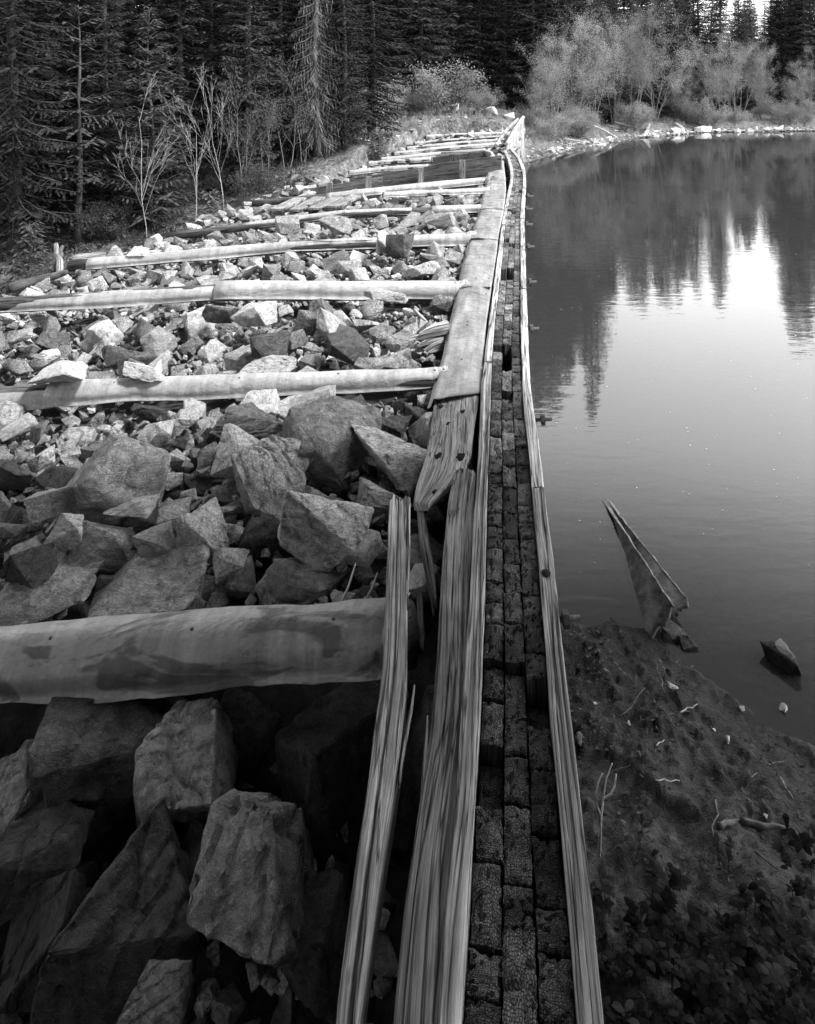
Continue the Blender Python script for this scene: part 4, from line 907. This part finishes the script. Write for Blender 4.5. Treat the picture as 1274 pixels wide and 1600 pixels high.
n_ += make_tree('young', 'young_spruce', 62, 'bark', 'needle_young', H=5.2, Rm=1.25, dens=1.3, base=.04, droop=.12, trunk_r=.07)
n_ += make_tree('small', 'young_spruce', 63, 'bark', 'needle_young', H=1.6, Rm=.6, dens=1.4, base=.03, droop=.05, trunk_r=.03)
n_ += make_tree('dead', 'dead_spruce', 64, 'bark_dead', 'bark_dead', H=9.5, Rm=.85, dens=1.5, base=.07, droop=.75, bare=True, trunk_r=.12)
print('tree faces', n_)
def put_tree(kind, loc, s, rz, lab, cat, group, sz=None):
    T = TREE[kind]; o = T[0] if not T[1] else copy_tree(T[0]); T[1] = True
    o.location = loc; o.rotation_euler = (random.uniform(-.02, .02), random.uniform(-.02, .02), rz); o.scale = (s, s, sz or s); tag(o, lab, cat, group); return o
def gp(px, Y): x = (px - HX) / F * Y; return (x, Y, gz(x, Y))
put_tree('thin', gp(124, 17), 1, 1.0, 'slender sparse spruce with bare lower trunk, at left behind the dam', 'tree', None)
put_tree('young', gp(238, 17.6), 1, 2.0, 'bushy young spruce with pointed top, behind the bare white sapling', 'tree', None)
put_tree('dead', gp(494, 20.8), 1, 0.3, 'dead grey spruce with drooping bare twigs, left of the hillside', 'tree', None)
put_tree('small', gp(592, 21.5), .75, 0.3, 'very small dark round spruce on the hillside beside the far beams', 'tree', None)
put_tree('small', gp(327, 15.5), .75, 0.8, 'knee-high young spruce between two bare saplings', 'tree', None)
FT = []
HT = [(22, 16.5, 1.1, 's3', 'big drooping spruce at the left edge'), (385, 19.5, .95, 's0', 'tall narrow spruce left of the dead one'), (440, 21, .85, 's1', 'dark spruce just left of the dead grey one'), (330, 20.5, 1., 's2', 'broad dark spruce behind the bare saplings'), (180, 20, 1., 's1', 'dark spruce behind slender sparse one'), (75, 20, 1., 's0', 'dark spruce between the left edge and slender one'), (280, 19.5, .9, 's3', 'dark spruce between the bushy young one and saplings')]
for (px, Y_, s, k, lab) in HT:
    g = gp(px, Y_); FT.append((g[0], g[1])); put_tree(k, g, s, random.uniform(0, 6.28), lab, 'tree', 'spruces of the left forest')
def spaced(x, y, d): return all((x - a_) ** 2 + (y - b_) ** 2 > d * d for a_, b_ in FT)
for _ in range(900):   # left forest
    Y_ = random.uniform(18.5, 44); px = random.uniform(-60, 640); x = (px - HX) / F * Y_
    if x + Y_ > 23 and Y_ < 30 + (px - 500) * .02: continue
    if Y_ < 21 and px > 330: continue
    if not spaced(x, Y_, .95 + .02 * Y_): continue
    if len(FT) > 150: break
    FT.append((x, Y_)); zo = 'near row' if Y_ < 22 else 'middle depth' if Y_ < 30 else 'far back'
    put_tree(random.choice(['s0', 's1', 's2', 's3']), (x, Y_, gz(x, Y_)), random.uniform(.75, 1.15), random.uniform(0, 6.28), 'dark spruce of the left forest, %s, %s' % (zo, 'behind the saplings' if 200 < px < 420 else 'left of the slender spruce' if px <= 200 else 'toward the hillside'), 'tree', 'spruces of the left forest')
def topfrac(px): return float(np.interp(px, [500, 620, 830, 860, 885, 915, 925, 935, 950, 1000, 1040, 1060, 1080, 1120, 1150, 1165, 1210, 1222, 1240, 1300], [.42, .42, .44, .44, .42, .38, .42, .34, .31, .30, .30, .27, .30, .30, .26, .2, .2, .33, .36, .36]))
n0 = len(FT)
PM_ = [(925, 36.5)] 
for Y_, stp in ((35, 34), (39, 30), (43.5, 27), (48, 24), (54, 22)):   # far shore rows, heights follow the skyline
    px = 560 + random.uniform(0, 20)
    while px < 1330:
        x = (px - HX) / F * Y_; sy = float(np.interp(x, SHX, SHY))
        pj = px; px += stp * random.uniform(.7, 1.3)
        if x > 4 and Y_ < sy + 4.5: continue
        tf = topfrac(pj) * random.uniform(.82, 1.0)
        if 1150 < pj < 1218: tf = (.145 if 1183 < pj < 1197 else random.uniform(.19, .22)); px = pj + 12
        Hh = (tf * Y_ - CZ) ; s = max(Hh / 12.0, .25); y_ = Y_ + random.uniform(-1.2, 1.2)
        if s < .4 and random.random() < .5: continue
        FT.append((x, y_)); ty = 'behind the leafy shore trees' if 840 < pj < 1060 else 'above the hillside path' if pj <= 840 else 'at right above the far shore'
        put_tree(random.choice(['w0', 'w1', 'w2', 'w3']), (x, y_, gz(x, y_)), max(s * 1.0, .55) if s < .55 else s ** .6 * 1.0, random.uniform(0, 6.28), 'dark far-wood spruce %s, %s' % (ty, 'front row' if Y_ < 41 else 'deep in the wood'), 'tree', 'spruces of the far wood', sz=(s if s > .3 else .3))
put_tree('s0', gp(925, 36.4), 1.0, 1.0, 'tallest narrow spruce of the far shore, standing above the leafy clump', 'tree', None, sz=1.14)
for (px, Y_, H_) in ((1166, 51, 7.6), (1178, 53, 8.2), (1206, 52, 7.8), (1216, 50, 7.6), (1152, 52, 8)): put_tree('w1', gp(px, Y_), .5, px, 'short dark spruce in the dip of the far skyline', 'tree', 'short spruces in the skyline dip', sz=H_ / 12)
# unseen spruces added around the camera to shade the foreground
for (x, y, s) in [(5.2, -2.6, 1.0), (7.2, -1.6, 1.1), (3.6, -4.2, 1.1), (6.0, -4.6, 1.2), (8.8, -3.4, 1.2), (10.5, -5, 1.1), (1.6, -5.4, 1.2), (-1, -6, 1.1), (-3.6, -5.2, 1.2), (-6.5, -3.4, 1.2), (-8.4, 0, 1.1), (4.4, -7, 1.3), (8, -7.5, 1.3), (0, -8.6, 1.3), (-10.8, 5, 1.2), (3.4, -1.2, .75)]:
    put_tree(random.choice(['s1', 's2', 's3']), (x, y, gz(x, y)), s, random.uniform(0, 6.28), 'unseen spruce added to shade the foreground, near bank around dam end', 'tree', 'added shade spruces on the near bank')

for i, (x, y, s_) in enumerate([(-.9, -1.7, 1.45), (1.4, -1.5, 1.35), (-2.9, -.7, 1.4), (3.3, .1, 1.05), (5.8, .7, .95), (2.2, -.9, .95), (-6.5, 2.6, 1.2), (-5, -.6, 1.2), (.2, -3.4, 1.2)]):  # taller added spruces whose crowns overhang and shade the foreground
    put_tree('shade_canopy', (x, y, gz(x, y)), s_, i * 1.4, 'tall unseen spruce added for foreground shade at the near dam end', 'tree', 'added shade spruces at the near dam end')
# ------------------------------------------------------------------ leafy trees, saplings and shrubs
def branchy(seed, H, spread, stems, leaf_n, leaf_s=.05, r0=.04, bare=False, lean=.15, mb=None):
    rr = random.Random(seed); br = MB(); quads = []
    def grow(p, d, L, r_, lev):
        n = 5; pts = [p]; dd = d.copy()
        for i in range(n):
            dd = (dd + Vector((rr.gauss(0, .10), rr.gauss(0, .10), rr.gauss(0.03, .06)))).normalized(); pts.append(pts[-1] + dd * L / n)
        V_, F_, U_ = tube(pts, [r_ * (1 - .75 * i / n) for i in range(n + 1)], 5 if lev == 0 else 3, False); br.add(V_, F_, U_)
        if lev < 3:
            kk = [7, 5, 3][lev]
            for i in range(kk):
                t = rr.uniform(.25, .98) if lev == 0 else rr.uniform(.2, 1); j = min(int(t * n), n - 1); q = pts[j].lerp(pts[j + 1], t * n - j); ax = Vector((rr.gauss(0, 1), rr.gauss(0, 1), rr.gauss(.2, .4))).normalized()
                nd = (dd * rr.uniform(.5, .9) + ax * spread).normalized(); grow(q, nd, L * rr.uniform(.32, .55) * (1.1 - t * .3), max(r_ * .42, .0035), lev + 1)
        if not bare and lev >= 1:
            for i in range(leaf_n if lev >= 2 else leaf_n // 2):
                t = rr.uniform(.2, 1.05); q = pts[0].lerp(pts[-1], t) + Vector((rr.gauss(0, .11), rr.gauss(0, .11), rr.gauss(0, .11))); a_ = Vector((rr.gauss(0, 1), rr.gauss(0, 1), rr.gauss(0, 1))).normalized(); b_ = a_.orthogonal().normalized(); s = leaf_s * rr.uniform(.5, 1.2)
                quads.append((q - a_ * s, q + b_ * s * .6, q + a_ * s, q - b_ * s * .6))
    for k in range(stems):
        an = rr.uniform(0, 6.28); rad = rr.uniform(0, .12) * (stems > 1); d = Vector((math.cos(an) * lean * rr.uniform(.3, 1.6), math.sin(an) * lean * rr.uniform(.3, 1.6), 1)).normalized(); grow(Vector((math.cos(an) * rad, math.sin(an) * rad, -.08)), d, H * rr.uniform(.75, 1.0), r0, 0)
    return br, quads
def make_leafy(kind, name, seed, bark, leaf, **kw):
    br, q = branchy(seed, **kw); e_ = empty(name, (0, 0, 0)); br.build('branches' if kw.get('bare') else 'trunk', M[bark], e_)
    if q: mesh_obj('crown', [tuple(v) for t in q for v in t], [(4 * i, 4 * i + 1, 4 * i + 2, 4 * i + 3) for i in range(len(q))], M[leaf], e_, False)
    TREE[kind] = [e_, False]
for i in range(4): make_leafy('aspen%d' % i, 'leafy_tree', 70 + i, 'bark_dead', 'leaf', H=5.0, spread=.46, stems=5, leaf_n=19, leaf_s=.023, r0=.024, lean=.2)
for i in range(3): make_leafy('shrub%d' % i, 'shrub', 80 + i, 'twig', 'leaf', H=1.3, spread=.8, stems=7, leaf_n=6, leaf_s=.028, r0=.012, lean=.7)
make_leafy('shrubd', 'shrub', 88, 'twig', 'leaf_dim', H=1.2, spread=.8, stems=6, leaf_n=6, leaf_s=.03, r0=.01, lean=.7)
for i in range(3): make_leafy('sap%d' % i, 'bare_sapling', 90 + i, 'bark_pale', 'leaf', H=3.2, spread=.3, stems=1, leaf_n=0, r0=.012, bare=True, lean=.04)
make_leafy('sapl', 'leafy_sapling', 97, 'bark_dead', 'leaf_dim', H=3.0, spread=.4, stems=2, leaf_n=4, leaf_s=.035, r0=.02, lean=.15)
for i, (px, Y_, s, lab) in enumerate([(231, 14.8, .98, 'leftmost bare white sapling with forked crown'), (305, 15.2, .85, 'middle bare sapling, thin and upright'), (351, 15.4, .88, 'right bare white sapling, leaning slightly left')]):
    g = gp(px, Y_); base = (g[0], g[1], max(g[2], PD(px, 385 - i * 28, Y_).z - .1)); put_tree('sap%d' % i, base, s, .4 + i * 2, lab, 'tree', 'bare saplings before the left forest')
for (px, Y_, s, lab) in [(415, 19, .9, 'thin leafy sapling right of the bare ones'), (450, 20, .85, 'thin leafy sapling just left of the dead spruce'), (475, 20.5, .8, 'thin leafy sapling in front of the dead spruce'), (380, 18, .9, 'thin leafy sapling between bare saplings and log end')]:
    put_tree('sapl', gp(px, Y_), s, random.uniform(0, 6), lab, 'tree', 'thin leafy saplings')
def shp(px, back): # point on the far shore land
    for Y_ in np.arange(24.5, 60, .1):
        x = (px - HX) / F * Y_
        if Y_ > float(np.interp(x, SHX, SHY)) + back: return (x, float(Y_), gz(x, float(Y_)))
for i, (px, back, s, lab) in enumerate([(862, 1.6, .82, 'leftmost leafy tree on the lake bank, spreading over the slope'), (893, 2.8, .95, 'leafy tree second from left on the bank'), (925, 2.5, 1.05, 'tall leafy tree in the middle of the bank clump'), (958, 3.0, 1.05, 'leafy tree right of the middle of the bank clump'), (992, 2.6, 1.12, 'tallest full leafy tree of the bank clump'), (1025, 2.8, 1.1, 'rightmost leafy tree of the bank clump'), (1125, 1.8, .85, 'leafy tree standing alone behind the shore boulders'), (1152, 2.2, .9, 'leafy tree just right of the lone one'), (1188, 2.8, .75, 'small leafy tree at far right of the shore'), (1262, 2, .8, 'pale leafy tree at the right edge'), (1078, 2.2, .6, 'low leafy tree between clump and lone one')]):
    put_tree('aspen%d' % (i % 4), shp(px, back), s * .9, i * 1.3, lab, 'tree', 'leafy trees on the far bank')
for i in range(9):
    px = 850 + i * 47 + random.uniform(-14, 14); put_tree('aspen%d' % (i % 4), shp(px, random.uniform(3.2, 6)), random.uniform(.35, .55), i * 2.1, 'lower leafy tree filling the brush behind the far bank', 'tree', 'low leafy trees behind the far bank')
for i in range(38):
    px = random.choice([random.uniform(835, 1274), random.uniform(560, 840)])
    if px > 835: g = shp(px, random.uniform(.9, 4)); w = 'on the lake bank'
    else: Y_ = random.uniform(29, 38); g = gp(px, Y_); w = 'on the hillside'
    put_tree('shrub%d' % (i % 3), g, random.uniform(.5, 1.1), random.uniform(0, 6), 'low pale leafy shrub %s, %s' % (w, 'near the dam end' if 780 < px < 900 else 'farther right' if px > 900 else 'left of the dam end'), 'shrub', 'shrubs on the banks')
for i, (px, Y_, s, lab) in enumerate([(690, 31, 1.6, 'large leafy shrub above the hillside path'), (560, 26, 1.3, 'leafy shrub at the left foot of the hillside'), (600, 29, 1.4, 'leafy shrub on the upper left hillside')]): put_tree('shrub%d' % i, gp(px, Y_), s, i, lab, 'shrub', None)
# undergrowth along the foot of the left forest
for i in range(34):
    Y_ = random.uniform(13.5, 23); px = random.uniform(-20, 545); g = gp(px, Y_)
    if g[0] > float(damleft(Y_)) - .5: continue
    if i % 3 == 0: put_tree('small', g, random.uniform(.35, .8), random.uniform(0, 6), 'knee-high dark spruce at the foot of the left forest', 'tree', 'little spruces at the forest foot')
    else: put_tree('shrubd', g, random.uniform(.4, .8), random.uniform(0, 6), 'low dim shrub at the foot of the left forest', 'shrub', 'dim shrubs at the forest foot')
nh = 9000; hY = RNG.uniform(10, 25, nh); hx = RNG.uniform(-.62, -.02, nh) * hY; kp_ = (hx < damleft(hY) - .1) & (vn(np.stack([hx * .9, hY * .9, hx * 0 + 7], -1)) > -.25); hx, hY = hx[kp_], hY[kp_]; hz = terrain(hx, hY); V = []; Fc = []
for x_, y_, z in zip(hx, hY, hz):
    for k in range(3):
        a_ = random.uniform(0, 6.28); L_ = random.uniform(.04, .14); w_ = L_ * .22; up = random.uniform(.02, .16); b_ = len(V); c_, s_ = math.cos(a_), math.sin(a_)
        V += [(x_, y_, z), (x_ + c_ * L_ * .5 - s_ * w_, y_ + s_ * L_ * .5 + c_ * w_, z + up * .8), (x_ + c_ * L_, y_ + s_ * L_, z + up), (x_ + c_ * L_ * .5 + s_ * w_, y_ + s_ * L_ * .5 - c_ * w_, z + up * .8)]; Fc.append((b_, b_ + 1, b_ + 2, b_ + 3))
tag(mesh_obj('undergrowth', V, Fc, M['herb'], None, False), 'low leafy undergrowth at the foot of the left forest', 'undergrowth', kind='stuff')
# grass and weeds on the banks
V = []; Fc = []
for _ in range(9000):
    if random.random() < .6: g = shp(random.uniform(830, 1280), abs(random.gauss(0, 2.5)) + .5)
    else: Y_ = random.uniform(22, 40); g = gp(random.uniform(500, 840), Y_); 
    if g is None or (g[1] < 28 and damleft(g[1]) - .3 < g[0] < wallx(g[1]) + .3): continue
    if float(vn(np.array([g[0] * .8, g[1] * .8, 3.]))) < .0: continue
    for k in range(3):
        a_ = random.uniform(0, 6.28); h_ = random.uniform(.08, .3); l_ = random.uniform(0, .12); b_ = len(V)
        V += [(g[0] - .01, g[1], g[2] - .02), (g[0] + .012, g[1], g[2] - .02), (g[0] + l_ * math.cos(a_), g[1] + l_ * math.sin(a_), g[2] + h_)]; Fc.append((b_, b_ + 1, b_ + 2))
tag(mesh_obj('bank_grass', V, Fc, M['grass'], None, False), 'dry grass and weeds on the far banks', 'grass', kind='stuff')
# shoreline and hillside boulders
SBM = [rock_mesh(700 + i, 2, M['rock_pale'], 13) for i in range(4)] + [rock_mesh(710 + i, 2, M['rock'], 13) for i in range(4)]
for i in range(34):
    px = random.uniform(835, 1274); g = shp(px, random.uniform(-.25, .5)); s = random.uniform(.1, .28) * (g[1] / 32)
    put_rock((g[0], g[1], g[2] + s * .2), s * 1.3, s, s * .7, random.choice(SBM), (random.uniform(-.3, .3),) * 2 + (random.uniform(0, 6),), 'pale stone along the far waterline, %s' % ('near the dam end' if px < 930 else 'middle of the shore' if px < 1080 else 'right part of the shore'), 'stones on the far banks')
V = []; AF = []; b = 0; AV = []; AT = []
for _ in range(1300):
    if random.random() < .8:
        px = random.uniform(822, 1280); g = shp(px, random.uniform(-.4, .9) if random.random() < .6 else random.uniform(.3, 2.2) * (px < 1000))
    else: Y_ = random.uniform(22, 32); g = gp(random.uniform(510, 800), Y_)
    if g[1] < 28 and damleft(g[1]) < g[0] < wallx(g[1]) - .1: continue
    s = random.uniform(.03, .11); q, f = random.choice(VG); AV.append(q * np.array([s * 1.4, s, s * .7]) @ euler_m(0, 0, random.uniform(0, 6)).T + np.array([g[0], g[1], g[2] + s * .2])); AF.append(f + b); AT.append(np.full(len(q), random.uniform(.2, .9))); b += len(q)
tag(mesh_obj('shore_gravel', np.concatenate(AV), np.concatenate(AF), M['rock_stuff'], tone=np.concatenate(AT)), 'gravel and small stones along the far banks', 'gravel', kind='stuff')
for i, (px, py, Y_, w, lab) in enumerate([(1102, 203, 39, 22, 'largest white boulder at the far waterline'), (1062, 207, 38, 24, 'flat pale boulder left of the white one on the far shore'), (1120, 208, 39, 14, 'small pale boulder right of the white one'), (768, 190, 30, 30, 'round grey boulder behind the far beams'), (795, 191, 29.5, 26, 'grey boulder close to the raised plank wall'), (745, 188, 31, 18, 'small boulder left of the round grey one'), (628, 188, 32, 32, 'large boulder on the hillside left of the path'), (655, 228, 25, 11, 'small pale rock left of the far beams'), (545, 215, 25, 10, 'small pale rock at the forest foot'), (560, 245, 22, 13, 'pale rock on the slope by the spillway'), (770, 140, 40, 60, 'big outcrop above the hillside path'), (710, 180, 32, 30, 'pale outcrop beside the hillside path')]):
    c = PD(px, py, Y_); c.z = max(c.z, gz(c.x, c.y) + .05) if i < 3 else gz(c.x, c.y) + .12; s = w / F * Y_ / 2; put_rock(c, s * 1.1, s, s * .75, SBM[i % 8], (0.1, .2, i), lab, 'stones on the far banks')
# fallen logs and poles on the banks
def pole(a_, b_, r_, mat, lab, name='fallen_log'):
    pp = curve_pts(a_, b_, 6, .05, int(a_.x * 10)); V_, F_, U_ = tube(pp, [r_ * (1 - .08 * k) for k in range(6)], 8, jit=.05); tag(mesh_obj(name, V_, F_, M[mat], None, True, U_), lab, 'log')
def G(px, back, up=.1): g = shp(px, back); return Vector((g[0], g[1], g[2] + up))
pole(G(920, 1.8, .5), G(965, .2, .05), .05, 'wood_pale', 'pale pole leaning down the far bank to the water')
pole(G(880, .9, .2), G(922, .1, .05), .05, 'bark_dead', 'grey pole lying on the bank near the dam end')
pole(G(960, 2.2, .35), G(1010, .6, .1), .06, 'bark_dead', 'grey fallen trunk beneath the leafy clump')
pole(G(1008, .1, .0), G(1015, .7, .35), .12, 'wood', 'short stump leaning at the waterline of the far shore')
pole(G(1055, .9, .3), G(1075, .0, .05), .09, 'wood_pale', 'broken pale log beside the shore boulders')
def GG(px, Y_, up=.1): g = gp(px, Y_); return Vector((g[0], g[1], g[2] + up))
pole(PD(15, 450, 9.6), PD(118, 424, 10.9), .07, 'wood_dark', 'dark fallen log at the left edge before the forest')
pole(GG(95, 14.2, .25), GG(145, 15.0, .3), .2, 'bark', 'low dark rotten log below the slender spruce')
pole(PD(84, 425, 11.4), PD(98, 385, 12), .05, 'bark', 'upright broken stick beside the left edge log', 'stick')
pole(PD(94, 428, 11.2), PD(88, 382, 11.9), .06, 'wood', 'second upright broken stick, leaning left', 'stick')
pole(PD(115, 412, 11.2), PD(165, 402, 11.4), .13, 'wood', 'grey log end below the fourth beam at left')
pole(GG(525, 24, 0), GG(527, 24.02, 1.1), .09, 'bark', 'dark upright stump at the foot of the hillside', 'stump')
pole(GG(505, 24.5, 0), GG(512, 24.6, 1.4), .07, 'bark_dead', 'grey broken snag beside the dead spruce', 'stump')
pole(GG(600, 33, .2), GG(650, 34, .2), .12, 'bark_dead', 'grey fallen trunk on the upper hillside')
# floating specks on the water
mb = MB(); 
for _ in range(110):
    px = random.uniform(840, 1270); py = random.uniform(300, 900); q = P(px, py, .002)
    if q.x < float(wallx(q.y)) + .3: continue
    s = random.uniform(.002, .007) * (1 + q.y * .08); a_ = random.uniform(0, 3.14); V_ = [(q.x + s * math.cos(a_ + k * 1.57) * (1 if k % 2 else .4), q.y + s * math.sin(a_ + k * 1.57) * (1 if k % 2 else .4), .003) for k in range(4)]; mb.add(V_, [(0, 1, 2, 3)])
tag(mb.build('floating_specks', M['pebble']), 'tiny pale leaf bits floating on the lake', 'debris', kind='stuff')
for T in TREE.values():
    if not T[1]:
        for ch in list(T[0].children): bpy.data.objects.remove(ch)
        bpy.data.objects.remove(T[0])

# labels: where several things still read the same, say which one it is by its order in the picture
bpy.context.view_layer.update()
ORD = 'first second third fourth fifth sixth seventh eighth ninth tenth eleventh twelfth thirteenth fourteenth fifteenth sixteenth seventeenth eighteenth nineteenth twentieth'.split()
U9 = ORD[:9]
for a_, b_ in (('twenty', 'thirtieth'), ('thirty', 'fortieth'), ('forty', 'fiftieth'), ('fifty', 'sixtieth'), ('sixty', 'seventieth'), ('seventy', 'eightieth'), ('eighty', 'ninetieth')): ORD += [a_ + '-' + q for q in U9] + [b_]
by = {}
for o in bpy.data.objects:
    if o.parent is None and 'label' in o and 'group' in o: by.setdefault(o['label'], []).append(o)
for lab, L in by.items():
    if len(L) < 2 or len(L) > len(ORD): continue
    near = 'pile' in L[0].name
    L.sort(key=(lambda o: o.location.y) if near else (lambda o: o.location.x / max(o.location.y, .3)))
    for i, o in enumerate(L): o['label'] = '%s, %s' % (lab, (('nearest' if i == 0 else ORD[i] + ' nearest') if near else ('leftmost' if i == 0 else ORD[i] + ' from left')))
for o in bpy.data.objects:
    if 'label' in o and len(o['label'].split()) > 16: print('LONG', o['label'])
